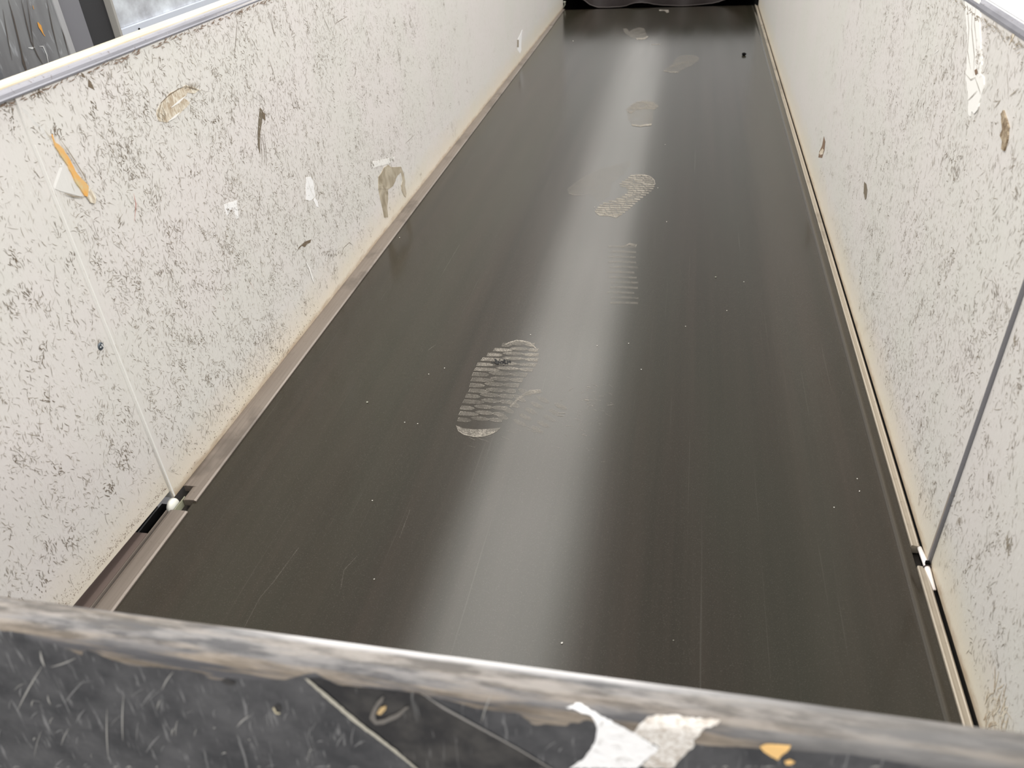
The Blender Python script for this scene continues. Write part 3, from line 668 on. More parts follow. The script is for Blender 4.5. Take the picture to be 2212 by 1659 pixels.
hi_ = [tr(p) for p in ((455, 1085), (490, 1100), (560, 1108), (620, 1112), (690, 1110), (760, 1108), (820, 1102), (870, 1096))]
arc_band(bm, ho, hi_, 1)
arc_band(bm, ho, [(x, y - 1.4) for x, y in ho], 0, .0001)
pts_blk = []
rb = random.Random(3)
for _ in range(38):
    x, y = 1062 + rb.uniform(0, 42), 782 + rb.gauss(0, 3); r = rb.uniform(1, 3.2)
    f = bm.faces.new([bm.verts.new(gz(x + math.cos(k * 1.05) * r * rb.uniform(.5, 1.3), y + math.sin(k * 1.05) * r * rb.uniform(.5, 1.3), .0003)) for k in range(6)]); f.material_index = 3
obj('shoe_print', bm, DM, belt, label='clearest shoe print, with rows of pointed lug marks and a black smudge')
# overlapping slanted heel print
bm = bmesh.new()
for i in range(6):
    for j in range(3):
        cx, cy = 900 + (1150 - 62 * i + 190 * j) / S, 700 + (720 + 62 * i + 75 * j) / S
        if i < 5: lens_px(bm, (cx, cy), 15.5, 5.0, 0.42, 2, -0.0001, 2 if j else 1)
arc_band(bm, [tr(p) for p in ((985, 870), (1060, 790), (1130, 735), (1200, 695), (1310, 688))], [tr(p) for p in ((1000, 885), (1075, 805), (1150, 755), (1220, 740), (1340, 720))], 1)
for k in range(14):
    a0 = rb.uniform(0, 1); p = tr((520 + 900 * a0, 1200 + rb.uniform(-20, 90) - 160 * a0)); q = (p[0] + rb.uniform(12, 30), p[1] + rb.uniform(3, 12))
    arc_band(bm, [p, q], [(p[0], p[1] + .9), (q[0], q[1] + .9)], 2)
obj('shoe_print', bm, DM, belt, label='faint slanted shoe print overlapping the clearest one')
# print B
S2 = 7.373; t2 = lambda p: (1200 + p[0] / S2, 300 + p[1] / S2)
l2 = [t2(p) for p in ((1200, 575), (1110, 640), (1030, 690), (990, 735), (1110, 770), (1150, 800), (1140, 850), (1060, 910), (960, 950), (780, 1000), (690, 1055), (640, 1110), (620, 1150), (690, 1215))]
r2 = [t2(p) for p in ((1470, 575), (1560, 630), (1590, 710), (1575, 770), (1530, 820), (1450, 880), (1340, 960), (1250, 1040), (1150, 1130), (1060, 1190), (960, 1245))]
bm = bmesh.new(); yy = 575; i = 0
while yy < 1190:
    y = 300 + yy / S2; a_, b_ = interp(l2, y), interp(r2, y); w_ = b_ - a_
    cuts = (0.0, 0.30 + (0.08 if i % 2 else 0), 0.66 + (0.06 if i % 2 else -.03), 1.0)
    for j in range(3):
        xa, xb = a_ + w_ * cuts[j] + .4, a_ + w_ * cuts[j + 1] - .4
        mi = 0 if not (i in (2, 3) and j == 2) else 1
        h = 1.55
        ps = [(xa, y - h * .5 + .4), (xa + 1.5, y - h), ((xa + xb) / 2, y - h + 1), (xb - 1.5, y - h + 1.3), (xb, y + .9), (xb - 1.5, y + h + 1), ((xa + xb) / 2, y + h + .5), (xa + 1.5, y + h)]
        f = bm.faces.new([bm.verts.new(gz(px_, py_, 0)) for px_, py_ in ps]); f.material_index = mi
    yy += 34; i += 1
def blob(bm, pts, mi, o=0):
    f = bm.faces.new([bm.verts.new(gz(x, y, o)) for x, y in pts]); f.material_index = mi; f.normal_update(); bmesh.ops.triangulate(bm, faces=[f])
arc_band(bm, [t2(p) for p in ((620, 1120), (680, 1190), (760, 1200), (860, 1190), (960, 1190), (1075, 1185))], [t2(p) for p in ((640, 1170), (700, 1215), (770, 1222), (880, 1225), (960, 1250), (985, 1240))], 0)
arc_band(bm, [t2(p) for p in ((1180, 580), (1300, 558), (1420, 560), (1520, 592), (1580, 650), (1592, 720))], [t2(p) for p in ((1190, 592), (1300, 572), (1420, 574), (1510, 604), (1566, 655), (1580, 720))], 0, .0001)
blob(bm, [t2(p) for p in ((1170, 600), (1440, 575), (1560, 640), (1570, 740), (1300, 960), (1060, 1180), (700, 1190), (640, 1130), (700, 1050), (960, 950), (1140, 850), (1130, 780), (1010, 735))], 2, -.0001)
obj('shoe_print', bm, DM, belt, label='bright ribbed shoe print near the middle of the belt')
bm = bmesh.new()
blob(bm, [t2(p) for p in ((180, 800), (300, 700), (520, 560), (700, 470), (950, 400), (1100, 370), (1180, 330), (1200, 420), (1080, 560), (900, 700), (850, 900), (700, 1000), (520, 850), (330, 890), (230, 870))], 4)
arc_band(bm, [t2(p) for p in ((200, 850), (320, 885), (430, 880), (530, 845))], [t2(p) for p in ((215, 872), (320, 900), (440, 892), (535, 860))], 2, .0002)
obj('shoe_print', bm, DM, belt, label='broad faint smear beside the bright ribbed shoe print')
S3 = 3.386; t3 = lambda p: (1100 + p[0] / S3, p[1] / S3)
bm = bmesh.new()
blob(bm, [t3(p) for p in ((905, 755), (985, 728), (1050, 732), (1090, 760), (1094, 785), (1060, 805), (1050, 820), (1052, 870), (1040, 915), (960, 922), (900, 916), (872, 870), (862, 820), (850, 800), (875, 775))], 2)
blob(bm, [t3(p) for p in ((930, 740), (1040, 738), (1090, 775), (1060, 800), (1000, 795), (940, 800), (890, 830), (855, 805), (885, 775))], 1, .0002)
arc_band(bm, [t3(p) for p in ((892, 905), (960, 912), (1045, 900))], [t3(p) for p in ((900, 918), (960, 925), (1040, 915))], 0, .0003)
obj('shoe_print', bm, DM, belt, label='mushroom-shaped dusty shoe print above the ribbed one')
bm = bmesh.new()
blob(bm, [t3(p) for p in ((1215, 430), (1240, 408), (1300, 398), (1360, 402), (1388, 420), (1384, 442), (1330, 480), (1270, 505), (1235, 528), (1180, 522), (1125, 518), (1160, 490), (1200, 460))], 2)
arc_band(bm, [t3(p) for p in ((1130, 512), (1180, 520), (1238, 520))], [t3(p) for p in ((1130, 520), (1180, 530), (1236, 530))], 1, .0002)
arc_band(bm, [t3(p) for p in ((1160, 495), (1210, 465), (1300, 440), (1380, 440))], [t3(p) for p in ((1180, 500), (1225, 475), (1310, 455), (1375, 448))], 2, .0002)
obj('shoe_print', bm, DM, belt, label='oblong shoe print right of the others, near the far end')
bm = bmesh.new()
blob(bm, [t3(p) for p in ((832, 208), (860, 205), (880, 230), (900, 212), (950, 198), (988, 205), (1000, 235), (1014, 265), (1000, 282), (955, 286), (900, 278), (870, 255), (845, 240))], 2)
arc_band(bm, [t3(p) for p in ((930, 278), (980, 275), (1012, 262))], [t3(p) for p in ((935, 290), (985, 288), (1018, 268))], 0, .0002)
arc_band(bm, [t3(p) for p in ((1040, 320), (1105, 318))], [t3(p) for p in ((1040, 326), (1105, 324))], 1)
obj('shoe_print', bm, DM, belt, label='small curled shoe print closest to the far end')
bm = bmesh.new()
for k in range(90):
    x = rb.gauss(1262, 26); y = rb.gauss(858, 22) if k % 2 else rb.gauss(900, 34); L = rb.uniform(3, 14); a = rb.gauss(0.1, .5)
    q = (x + math.cos(a) * L, y + math.sin(a) * L)
    arc_band(bm, [(x, y), q], [(x, y + .7), (q[0], q[1] + .7)], 1 if k % 3 == 0 else 2)
for x, y, L in ((1268, 834, 6), (1262, 862, 10), (1276, 874, 5), (1205, 890, 16), (1204, 896, 14)):
    arc_band(bm, [(x, y), (x + L, y + 1)], [(x, y + 1.3), (x + L, y + 2)], 0)
obj('scuff_mark', bm, DM, belt, label='white scuffs in the pale band', kind='stuff')
bm = bmesh.new()
for k in range(12):
    y = 530 + k * 11; x = 1322 + rb.uniform(-6, 6)
    arc_band(bm, [(x - 8, y), (x + 20, y - 1), (x + 52, y + 1)], [(x - 8, y + 4), (x + 20, y + 4), (x + 52, y + 5)], 2)
arc_band(bm, [(1342, 532), (1360, 524), (1376, 527)], [(1342, 535), (1360, 528), (1374, 533)], 1)
obj('shoe_print', bm, DM, belt, label='very faint ladder-like print between the two clear ones')
bm = bmesh.new()
blob(bm, [(1424, 20), (1444, 21), (1445, 26), (1440, 27), (1436, 23), (1424, 23)], 0); obj('scuff_mark', bm, DM, belt, label='pale scrap mark at the far lip')
bm = bmesh.new()
for pts in (((923, 756), (932, 749), (941, 743)), ((590, 1255), (645, 1180)), ((510, 1385), (560, 1290), (590, 1255)), ((735, 1270), (742, 1230), (770, 1200)), ((862, 1160), (885, 1100)), ((1140, 1400), (1150, 1440))):
    arc_band(bm, pts, [(x + 1.4, y + .5) for x, y in pts], 4)
obj('belt_scratches', bm, DM, belt, kind='stuff')

# ---- crumbs
M['crumb'] = mat('white_crumb', (0.8, 0.78, 0.72), .6)
def crumb(x, y, r, m, label, group=None, cat='crumb', name='crumb', flat=.5):
    bmm = bmesh.new(); bmesh.ops.create_icosphere(bmm, subdivisions=2, radius=r)
    for v in bmm.verts:
        k = 1 + 0.45 * mn.noise(v.co / r * 1.7 + Vector((x, y, 0))); v.co = Vector((v.co.x * k * 1.2, v.co.y * k, v.co.z * k * flat))
    o = obj(name, bmm, m, smooth=True, label=label, cat=cat, group=group); p = gnd(x, y)
    o.location = (p.x, p.y, belt_z(p.x, p.y) + r * flat * .8 + .0003); o.rotation_euler = (0, 0, x)
    return o
for x, y in ((1214, 1388), (902, 914), (926, 807), (1290, 746), (960, 794), (1385, 797), (1481, 704), (1546, 598), (1358, 741), (1607, 608), (1440, 478), (1437, 312), (1421, 405), (1284, 447), (1857, 1060), (1852, 1033), (1802, 1095), (1570, 670), (804, 1080), (863, 512), (793, 868), (874, 911), (1146, 722), (1238, 88), (808, 1250), (555, 845), (1455, 1382)):
    big_ = 0.0017 if (x, y) in ((1546, 598), (793, 868)) else (0.0012 if (x, y) in ((1214, 1388),) else 0.0006 + 0.00022 * gnd(x, y).y)
    if (x, y) == (555, 845): continue
    if (x, y) == (1214, 1388): crumb(x, y, big_, M['crumb'], 'largest white crumb, on the pale band close to the front board')
    elif (x, y) in ((1546, 598), (793, 868), (1455, 1382)): crumb(x, y, big_, mat('fluff', (.30, .30, .25), .9), 'grey-green shred of fluff lying on the belt', 'grey-green shreds on the belt', 'fluff', 'fluff')
    else: crumb(x, y, big_, M['crumb'], 'tiny white crumb on the belt', 'tiny white crumbs on the belt')
crumb(1607, 119, 0.0085, M['black'], 'small black lump on the belt at the far right', cat='lump', name='rubber_lump', flat=.7)

# ------------------------------------------------------------------ FRONT BOARD with rolled edge
YB, ZT, RR = 0.262, 0.42, 0.013
prof = []
# back face (belt side) up, around the nose, down the front
prof += [(YB + RR, -0.02), (YB + RR, 0.2), (YB + RR, 0.36)]
for k in range(25):
    a = math.pi * k / 24
    prof.append((YB + RR * math.cos(a), ZT - RR + RR * math.sin(a)))
zf = ZT - RR
for k in range(1, 60): prof.append((YB - RR - 0.0004 * k, zf - 0.004 * k))
prof.append((YB - RR - 0.03, -0.02))
XB0, XB1 = -0.722, 0.343
bm = bmesh.new(); NXB = 520
cols = []
for i in range(NXB + 1):
    x = XB0 + (XB1 - XB0) * i / NXB
    bul = 0.0007 * mn.noise(Vector((x * 9, 0, 3))) + 0.0003 * mn.noise(Vector((x * 45, 0, 7)))
    cols.append([bm.verts.new((x, y, z + bul * max(0, min(1, (z - .36) * 20)))) for y, z in prof])
for a, b in zip(cols, cols[1:]):
    for j in range(len(prof) - 1): bm.faces.new((a[j], b[j], b[j + 1], a[j + 1]))
    bm.faces.new((a[-1], b[-1], b[0], a[0]))
bm.faces.new(cols[0]); bm.faces.new(cols[-1][::-1])
bm.normal_update()
BV = BVHTree.FromBMesh(bm)
def onb(x, y, off=0.0):
    d = (ROT @ Vector((x - CX, CY - y, -F_PX))).normalized()
    h = BV.ray_cast(Vector((0, 0, CAM_H)), d)
    if h[0] is None or h[0].y > YB + RR + .02 or h[0].y > .30: return None
    n = h[1]
    if n.dot(d) > 0: n = -n
    return h[0] + n * off
# worn, paint-rubbed band: lower boundary given along x, measured down the surface (as y/z height)
bound_px = [(0, 1362), (55, 1368), (62, 1380), (120, 1392), (185, 1402), (175, 1415), (240, 1425), (280, 1437), (350, 1443), (400, 1445), (440, 1455), (455, 1468), (520, 1466), (600, 1470), (655, 1458), (680, 1452), (735, 1480), (860, 1492), (900, 1500), (960, 1510), (1030, 1530), (1120, 1540), (1150, 1565), (1215, 1568), (1270, 1555), (1310, 1570), (1450, 1600), (1550, 1612), (1700, 1620), (1840, 1630), (1960, 1650), (2050, 1665), (2212, 1690)]
bt = []
for x, y in bound_px:
    p = onb(x, y if y < 1655 else 1655)
    if p: bt.append((p.x, p.z - (0.004 if y > 1655 else 0)))
bt.sort()
me_b = bpy.data.meshes.new('end_board'); bm.to_mesh(me_b); bm.free()
att = me_b.attributes.new('wear', 'FLOAT', 'POINT')
for v in me_b.vertices:
    x, y, z = v.co
    if x < bt[0][0]: zb = bt[0][1]
    elif x > bt[-1][0]: zb = bt[-1][1]
    else:
        for (xa, za), (xb, zb_) in zip(bt, bt[1:]):
            if xa <= x <= xb: zb = za + (zb_ - za) * (x - xa) / max(1e-6, xb - xa); break
    att.data[v.index].value = max(0, min(1, 0.5 + (z - zb) * 260)) if z > .3 else 0
for p in me_b.polygons: p.use_smooth = True
m = M['board'] = mat('dark_worn_board', (0.06, 0.06, 0.065), 0.42, 0, 0.5); t = NT(m)
at = t.n('Attribute'); at.attribute_name = 'wear'; wear = at.outputs['Fac']
cl = t.noise(t.map((30, 30, 30)), 1.0, 5, 0.65)
c = t.mix(t.ramp(cl, [(0.35, 0.0), (0.65, 1.0)]), (0.040, 0.041, 0.045), (0.085, 0.085, 0.090))
for rot, sc_, lo in ((0.5, (300, 40, 34), .63), (0.75, (420, 30, 46), .65), (-0.15, (500, 60, 30), .68)):
    s1 = t.noise(t.map(sc_, (0, rot, 0), (lo * 9, 0, 0)), 1.0, 3, 0.5, 0.4)
    c = t.mix(t.math('MULTIPLY', t.ramp(s1, [(lo, 0.0), (lo + .08, 1.0)]), 0.5), c, (0.27, 0.27, 0.275))
wn = t.noise(t.map((26, 170, 170)), 1.0, 5, 0.65)
wn2 = t.noise(t.map((9, 130, 130), loc=(3, 0, 0)), 1.0, 4, 0.6)
wc = t.mix(t.ramp(wn, [(0.40, 0.0), (0.60, 1.0)]), (0.15, 0.125, 0.10), (0.27, 0.23, 0.19))
wc = t.mix(t.ramp(wn2, [(0.46, 0.0), (0.56, 0.9)]), wc, (0.075, 0.078, 0.09))
fr_ = t.math('ADD', wear, t.math('MULTIPLY', t.math('SUBTRACT', t.noise(t.map((200, 60, 60)), 1.0, 3), 0.5), 0.35))
msk = t.ramp(fr_, [(0.47, 0.0), (0.56, 1.0)])
# the nose itself, rubbed back to grey metal
z = t.sep()[2]
nose = t.ramp(t.math('ADD', z, t.math('MULTIPLY', t.math('SUBTRACT', wn2, 0.5), 0.02)), [(0.4125, 0.0), (0.4165, 1.0)])
grey = t.mix(t.ramp(wn, [(0.42, 0.0), (0.58, 1.0)]), (0.075, 0.073, 0.075), (0.23, 0.22, 0.215))
wc = t.mix(t.math('MULTIPLY', nose, 0.7), wc, grey)
xs_ = t.sep()[0]
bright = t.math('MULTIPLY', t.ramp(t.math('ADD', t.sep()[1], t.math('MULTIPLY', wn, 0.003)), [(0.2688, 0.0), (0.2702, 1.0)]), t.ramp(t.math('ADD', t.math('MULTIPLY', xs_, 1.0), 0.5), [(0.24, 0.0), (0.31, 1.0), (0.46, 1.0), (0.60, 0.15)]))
wc = t.mix(t.math('MULTIPLY', bright, 0.9), wc, (0.86, 0.85, 0.86))  # highlight along the back of the nose, painted into the colour
# darker towards the right hand end
rt = t.ramp(t.math('ADD', t.math('ADD', xs_, 0.5), t.math('MULTIPLY', t.math('SUBTRACT', wn2, .5), .3)), [(0.50, 0.0), (0.62, 0.55)])
wc = t.mix(rt, wc, (0.15, 0.145, 0.14))
c = t.mix(msk, c, wc)
t.L(c, t.b.inputs['Base Color'])
t.L(t.ramp(wn, [(0.3, 0.55), (0.7, 0.75)]), t.b.inputs['Roughness']); t.b.inputs['Specular IOR Level'].default_value = 0.3
t.bump(wn, 0.2, 0.0008)
me_b.materials.append(m)
board = bpy.data.objects.new('end_board', me_b); C.objects.link(board)
tag(board, 'dark scuffed end board with worn rounded edge across the front, patched with torn tape', 'board')

def board_patch(name, pts, m, off, label=None, rag=0, th=0.0006, step=9):
    pp = ragged(pts, rag, 6, rnd) if rag else pts
    b2 = bmesh.new(); f = b2.faces.new([b2.verts.new((x, y, 0)) for x, y in pp])
    x0, x1 = min(p[0] for p in pp), max(p[0] for p in pp); y0, y1 = min(p[1] for p in pp), max(p[1] for p in pp)
    f.normal_update(); bmesh.ops.triangulate(b2, faces=[f])
    for n_, a, b_, in ((Vector((1, 0, 0)), x0, x1), (Vector((0, 1, 0)), y0, y1)):
        k = a + step
        while k < b_:
            bmesh.ops.bisect_plane(b2, geom=b2.verts[:] + b2.edges[:] + b2.faces[:], plane_co=n_ * k, plane_no=n_, dist=1e-4); k += step
    bad = []
    for v in b2.verts:
        q = onb(v.co.x, v.co.y, off + th)
        if q is None: bad.append(v)
        else: v.co = q
    if bad: bmesh.ops.delete(b2, geom=bad, context='VERTS')
    bmesh.ops.remove_doubles(b2, verts=b2.verts[:], dist=1e-5)
    o = obj(name, b2, m, board, label=label)
    return o
m = M['black_tape'] = mat('black_tape', (0.022, 0.022, 0.024), 0.4); t = NT(m)
s1 = t.noise(t.map((260, 40, 30), (0, .6, 0)), 1.0, 3, 0.5, .4); n2 = t.noise(t.map((60, 60, 60)), 1.0, 4)
c = t.mix(t.ramp(n2, [(0.4, 0.0), (0.65, 1.0)]), (0.016, 0.016, 0.018), (0.045, 0.043, 0.042))
t.L(t.mix(t.math('MULTIPLY', t.ramp(s1, [(0.64, 0.0), (0.72, 1.0)]), .5), c, (0.22, 0.22, 0.22)), t.b.inputs['Base Color'])
m = M['white_tape'] = mat('torn_white_tape', (0.84, 0.84, 0.84), 0.45); t = NT(m)
n2 = t.noise(t.map((90, 90, 90)), 1.0, 4, .7, 1.5)
t.L(t.mix(t.ramp(n2, [(0.56, 0.0), (0.70, 1.0)]), (0.86, 0.86, 0.87), (0.50, 0.48, 0.46)), t.b.inputs['Base Color']); t.bump(n2, .5, .002)
m = M['white_tape2'] = mat('mottled_white_tape', (0.7, 0.67, 0.62), 0.55); t = NT(m)
n2 = t.noise(t.map((190, 190, 190)), 1.0, 4, .7, 1.5)
t.L(t.mix(t.ramp(n2, [(0.38, 0.0), (0.60, 1.0)]), (0.80, 0.78, 0.75), (0.47, 0.42, 0.37)), t.b.inputs['Base Color']); t.bump(n2, .5, .002)
board_patch('black_tape', [(664, 1466), (690, 1462), (730, 1480), (860, 1492), (905, 1496), (960, 1530), (1130, 1622), (1195, 1658), (900, 1658), (845, 1610), (770, 1556), (715, 1510)], M['black_tape'], 0.0, 'band of black tape', .5)
board_patch('tape_edge', [(660, 1462), (668, 1464), (722, 1508), (776, 1554), (852, 1612), (905, 1658), (900, 1658), (842, 1612), (766, 1556), (712, 1510)], mat('pale_tape_edge', (.42, .40, .34), .6), 0.0007, None, .8)
board_patch('tape_edge', [(905, 1490), (962, 1524), (1120, 1612), (1196, 1658), (1192, 1658), (1116, 1613), (958, 1527)], mat('pale_tape_edge', (.25, .24, .23), .6), 0.0007)
board_patch('torn_tape', [(1222, 1526), (1240, 1524), (1243, 1518), (1252, 1518), (1290, 1540), (1368, 1580), (1400, 1600), (1440, 1625), (1395, 1640), (1376, 1658), (1230, 1658), (1262, 1636), (1284, 1604), (1290, 1570), (1278, 1545), (1250, 1535)], M['white_tape'], 0.0, 'torn bright white tape', 1.5)
board_patch('torn_tape', [(1368, 1580), (1382, 1562), (1400, 1547), (1425, 1544), (1455, 1543), (1490, 1550), (1530, 1552), (1556, 1556), (1548, 1566), (1524, 1570), (1512, 1585), (1498, 1596), (1500, 1608), (1478, 1630), (1452, 1658), (1400, 1658), (1385, 1650), (1410, 1628), (1424, 1612)], M['white_tape2'], 0.0001, 'torn mottled white tape', 1.8)
board_patch('paint_chip', [(1641, 1611), (1655, 1605), (1680, 1606), (1708, 1608), (1700, 1622), (1688, 1630), (1680, 1640), (1665, 1632), (1650, 1622)], mat('yellow_chip', (.78, .50, .20), .6), 0.0, 'orange-yellow exposed patch', 1.2, step=6)
board_patch('paint_chip', [(1694, 1642), (1706, 1638), (1718, 1644), (1708, 1650), (1698, 1650)], mat('yellow_chip', (.78, .50, .20), .6), 0.0, None, 1, step=6)
board_patch('paint_chip', [(815, 1538), (824, 1524), (836, 1520), (835, 1528), (824, 1540)], mat('tan_chip', (.50, .36, .18), .6), 0.0008, 'tan chip in the black tape', .6, step=6)
board_patch('scrape', [(800, 1548), (806, 1530), (816, 1512), (826, 1502), (832, 1500), (828, 1512), (818, 1524), (812, 1538), (815, 1552), (835, 1548), (862, 1535), (880, 1522), (885, 1524), (862, 1546), (832, 1560), (812, 1562)], mat('grey_scrape', (.14, .13, .12), .6), 0.0007, None, .8, step=6)
# individual long scratches on the board
bm = bmesh.new(); rb = random.Random(9)
def bscr(p, q, w, mi):
    n = 6; a = []; b = []
    d = Vector((q[0] - p[0], q[1] - p[1])); nn = Vector((-d.y, d.x)).normalized()
    for k in range(n + 1):
        s = k / n; h = w * math.sin(math.pi * (k + .3) / (n + .6)); bow = 2.2 * math.sin(math.pi * s)
        c_ = Vector(p) + d * s + nn * bow
        u = onb(*(c_ + nn * h), 0.00035); v = onb(*(c_ - nn * h), 0.00035)
        if u is None or v is None: return
        a.append(bm.verts.new(u)); b.append(bm.verts.new(v))
    for k in range(n):
        f = bm.faces.new((a[k], b[k], b[k + 1], a[k + 1])); f.material_index = mi
for k in range(230):
    x = rb.uniform(-40, 2200); top = 1385 + x * 0.136
    y = top + 45 + rb.uniform(0, 260 - x * .1)
    if y > 1700 or (1225 < x < 1520) : continue
    L = rb.lognormvariate(3.1, .5); a = 2.15 + rb.gauss(0, .45)
    bscr((x, min(y, 1656)), (x + math.cos(a) * L, min(1658, y + math.sin(a) * L)), rb.uniform(.5, 1.5), rb.choice((0, 0, 1)))
for p, q, w_ in (((92, 1438), (38, 1535), 1.6), ((88, 1405), (98, 1440), 2.4), ((268, 1500), (266, 1600), 1.3), ((232, 1530), (235, 1640), 1.2), ((110, 1440), (165, 1420), 1.4), ((375, 1450), (350, 1490), 1.4), ((540, 1545), (512, 1570), 1.5), ((1062, 1500), (1040, 1560), 1.2), ((1080, 1640), (1040, 1580), 1.3)): bscr(p, q, w_, 1)
obj('scratches', bm, [mat('scratch_grey', (.20, .20, .205), .5), mat('scratch_light', (.33, .325, .31), .5)], board, kind='stuff')
board_patch('gouge', [(592, 1528), (600, 1518), (608, 1522), (606, 1536), (597, 1536)], M['black_tape'], 0.0, None, 1, step=5)
board_patch('gouge', [(590, 1527), (594, 1524), (600, 1536), (608, 1536), (604, 1540), (597, 1538)], mat('gouge_edge', (.5, .45, .32), .6), 0.0006, None, .5, step=5)
board_patch('gouge', [(478, 1470), (490, 1464), (512, 1470), (506, 1478), (490, 1477)], M['black_tape'], 0.0, None, 1, step=5)

# ------------------------------------------------------------------ FAR END: scalloped rubber curtain in a dark hood
bm = bmesh.new(); N = 120; yC = 4.80
ZC = 0.11
def curt_z(x):
    pts = [(-0.70, 0.12), (-0.66, 0.085), (-0.62, 0.055), (-0.583, 0.036), (-0.54, 0.010), (-0.50, -0.002), (-0.44, -0.006), (-0.38, -0.006), (-0.35, -0.001), (-0.32, 0.010), (-0.295, 0.016), (-0.266, 0.017), (-0.235, 0.013), (-0.19, 0.002), (-0.15, -0.004), (-0.05, -0.005), (0.06, -0.004), (0.11, 0.0), (0.14, 0.007), (0.175, 0.019), (0.22, 0.04), (0.27, 0.08), (0.32, 0.12)]
    for (a, za), (b, zb) in zip(pts, pts[1:]):
        if a <= x <= b:
            s = (x - a) / (b - a); s = s * s * (3 - 2 * s) * .4 + s * .6; return za + (zb - za) * s
    return 0.12
top = []; bot = []; top2 = []; bot2 = []
for i in range(N + 1):
    x = -0.69 + 1.0 * i / N; wv = 0.012 * math.sin(i * .22)
    z = curt_z(x)
    for L_, yy in ((0, yC), (1, yC + .006)):
        (bot if L_ == 0 else bot2).append(bm.verts.new((x, yy + wv, z)))
        (top if L_ == 0 else top2).append(bm.verts.new((x, yy + wv * .3, ZC)))
for i in range(N):
    bm.faces.new((bot[i], bot[i + 1], top[i + 1], top[i])); bm.faces.new((bot2[i + 1], bot2[i], top2[i], top2[i + 1]))
    f = bm.faces.new((bot[i + 1], bot[i], bot2[i], bot2[i + 1])); f.material_index = 1
bm.faces.new(top + top2[::-1])
cu = obj('rubber_curtain', bm, [M['curtain'], M['curtain_edge']], label='dark rubber curtain with scalloped lower edge hanging at the far end', cat='curtain')
bm = bmesh.new(); pl = [Vector((-0.69 + 1.0 * i / N, yC - .0012 + 0.012 * math.sin(i * .22), curt_z(-0.69 + i / N) + .0015)) for i in range(N + 1)]
tube(bm, pl, 0.0018, 6); obj('curtain_hem', bm, M['curtain_edge'], cu, label='paler worn hem')
hood = empty('end_hood', (0, 0, 0), 'black hood opening behind the rubber curtain', 'hood')
bm = bmesh.new(); box(bm, -0.9, 0.55, 5.6, 5.62, -0.6, ZC + .06); obj('back_plate', bm, M['black'], hood)
bm = bmesh.new(); box(bm, -0.9, 0.55, 4.795, 5.6, ZC, ZC + .06); obj('roof_plate', bm, M['black'], hood)
bm = bmesh.new(); box(bm, -0.92, -0.70, 4.785, 5.6, -0.6, ZC); obj('side_plate', bm, M['black'], hood)
bm = bmesh.new(); box(bm, 0.335, 0.56, 4.72, 5.6, -0.6, ZC); obj('side_plate', bm, M['black'], hood)
br = empty('cable_clip', (0, 0, 0), 'small pale clip in the dark corner left of the curtain', 'clip')
bm = bmesh.new(); tube(bm, [(-0.688, 4.792, 0.030), (-0.683, 4.79, 0.018), (-0.690, 4.79, 0.008), (-0.694, 4.79, -0.001)], 0.003, 8); obj('clip_arm', bm, mat('clip', (.25, .25, .2), .5), br, smooth=True)
bm = bmesh.new(); tube(bm, [(-0.694, 4.792, 0.030), (-0.680, 4.79, 0.030)], 0.004, 8); obj('clip_head', bm, mat('clip2', (.45, .45, .38), .5), br, smooth=True)

# ------------------------------------------------------------------ BEHIND THE LEFT PANEL
XG = -1.0
def zcol(z, x): return z
cab = empty('machine_cabinet', (0, 0, 0), 'grey metal column streaked with brown drips behind the left rail', 'cabinet')
m = M['drip'] = mat('dripped_grey_paint', (.17, .175, .18), .5); t = NT(m)
n1 = t.noise(t.map((1, 20, 5)), 1.0, 3)
c = t.mix(t.ramp(n1, [(.35, 0.), (.7, 1.)]), (.115, .115, .12), (.20, .205, .21))
n2 = t.noise(t.map((1, 45, 14), loc=(0, 1, 0)), 1.0, 3, .6, 2.)
c = t.mix(t.math('MULTIPLY', t.ramp(n2, [(.58, 0.), (.7, 1.)]), .5), c, (.36, .38, .40))
t.L(c, t.b.inputs['Base Color'])
bm = bmesh.new(); box(bm, -1.20, XG, 1.071, 1.235, -0.9, 1.1); body = obj('front_sheet', bm, M['drip'], cab)
bm = bmesh.new()
PG = lambda y, z: Vector((XG + .0006, y, z))
pg = lambda x, y: pix(x, y, 0, XG)
for p, w_, mi in ((((17, 0), (28, 40), (40, 90), (48, 125), (58, 155)), .0028, 0), (((45, 0), (56, 50), (66, 90), (80, 120), (95, 145)), .002, 0), (((57, 0), (66, 60), (72, 105)), .0018, 0), (((100, 0), (112, 60), (128, 125)), .0022, 0), (((122, 0), (130, 50), (148, 120)), .0028, 0),
               (((5, 20), (15, 80), (25, 130)), .0018, 0), (((46, 120), (50, 135), (56, 155)), .006, 0), (((80, 48), (85, 57), (92, 72)), .007, 1), (((70, 12), (72, 20)), .004, 1), (((60, 103), (68, 104), (74, 102)), .003, 2), (((84, 100), (92, 100), (100, 118), (104, 140)), .002, 2), (((90, 70), (96, 78)), .006, 1)):
    line_px(bm, PG, pg, p, w_, mi)
obj('drip_stains', bm, [mat('drip_brown', (.06, .048, .04), .5), mat('drip_orange', (.55, .26, .05), .5), mat('drip_pale', (.5, .5, .5), .5)], cab)
bm = bmesh.new(); box(bm, -1.20, XG + .003, 1.226, 1.238, -0.9, 1.1, 0, .002); obj('corner_bead', bm, mat('pale_edge', (.36, .36, .37), .4, .2), cab, label='pale worn corner')
bm = bmesh.new(); box(bm, -1.20, XG - .006, 1.238, 1.297, -0.9, 1.1); obj('side_sheet', bm, mat('grey_paint', (.155, .155, .17), .45), cab)
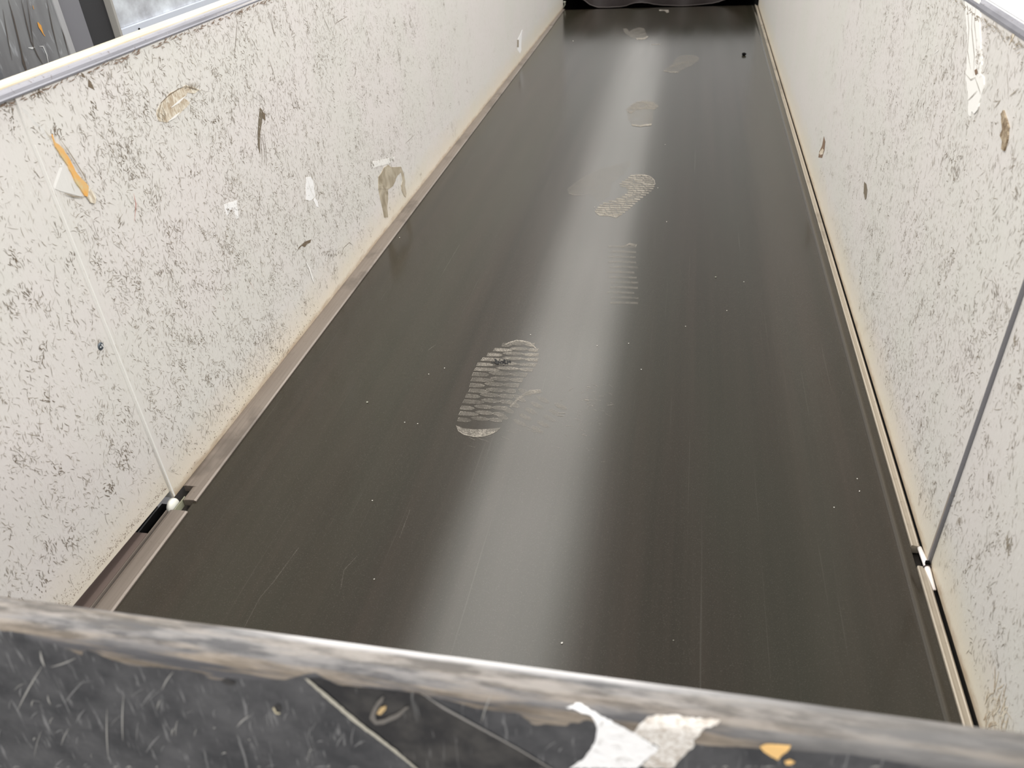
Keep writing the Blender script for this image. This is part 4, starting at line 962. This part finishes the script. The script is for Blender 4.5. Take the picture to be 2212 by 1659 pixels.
bm = bmesh.new(); box(bm, -1.20, XG - .012, 1.297, 1.371, -0.9, 1.1); obj('dark_recess', bm, mat('recess_black', (.022, .022, .024), .6), label='dark upright recess between the streaked grey column and the bright metal panel', cat='recess')  # dark opening, its shade given by a black block
mp = empty('metal_panel', (0, 0, 0), 'bright galvanised metal panel with a lower flange behind the left rail', 'panel')
m = M['galv'] = mat('galvanised_sheet', (.5, .52, .55), .4, .3); t = NT(m)
n1 = t.noise(t.map((1, 14, 18)), 1.0, 4, .6)
t.L(t.mix(t.ramp(n1, [(.4, 0.), (.66, 1.)]), (.40, .41, .44), (.68, .72, .76)), t.b.inputs['Base Color'])
bm = bmesh.new(); box(bm, -1.06, XG - .010, 1.372, 4.6, 0.5528, 1.1); obj('sheet', bm, M['galv'], mp)
bm = bmesh.new(); box(bm, -1.06, XG, 1.372, 4.6, 0.44, 0.5525); obj('lower_flange', bm, mat('flange', (.60, .64, .72), .35, .3), mp, label='bluish white lower flange')
bm = bmesh.new(); box(bm, -1.06, XG + .001, 1.368, 1.374, 0.44, 1.1); obj('edge_trim', bm, mat('edge_trim', (.30, .29, .27), .5), mp)
pB = pix(300, 63, 0, XG); bm = bmesh.new(); tube(bm, [(XG - .002, pB.y, pB.z), (XG + .0015, pB.y, pB.z)], .0022, 10); obj('screw', bm, M['black'], mp)
bm = bmesh.new(); box(bm, -1.06, XG - .01, 0.5, 1.060, 0.44, 0.557); box(bm, -1.06, XG - .02, 0.5, 1.060, 0.557, 1.1)
obj('metal_panel', bm, mat('pale_blue_sheet', (.50, .56, .62), .4, .2), label='sliver of pale blue metal panel at the left picture edge', cat='panel')

# ------------------------------------------------------------------ conveyor legs frame + hall floor
bm = bmesh.new(); box(bm, -9, 9, -6, 14, -0.92, -0.90)
m = mat('concrete_floor', (.22, .21, .20), .7); t = NT(m); n1 = t.noise(t.map((2, 2, 2)), 1.0, 5)
t.L(t.mix(n1, (.16, .155, .15), (.30, .29, .28)), t.b.inputs['Base Color'])
obj('floor', bm, m, kind='structure')
fr_e = empty('conveyor_stand', (0, 0, 0), 'grey steel stand carrying the conveyor', 'stand')
fm = mat('frame_grey', (.2, .2, .21), .5, .3)
for x0_, x1_ in ((-0.79, -0.743), (0.362, 0.40)):
    bm = bmesh.new(); box(bm, x0_, x1_, 0.2, 4.7, -0.16, -0.02 if x0_ < 0 else 0.02); obj('side_rail', bm, fm, fr_e)
    for yy in (0.4, 2.5, 4.5):
        bm = bmesh.new(); box(bm, x0_, x1_, yy, yy + .06, -0.90, -0.16); obj('leg', bm, fm, fr_e)
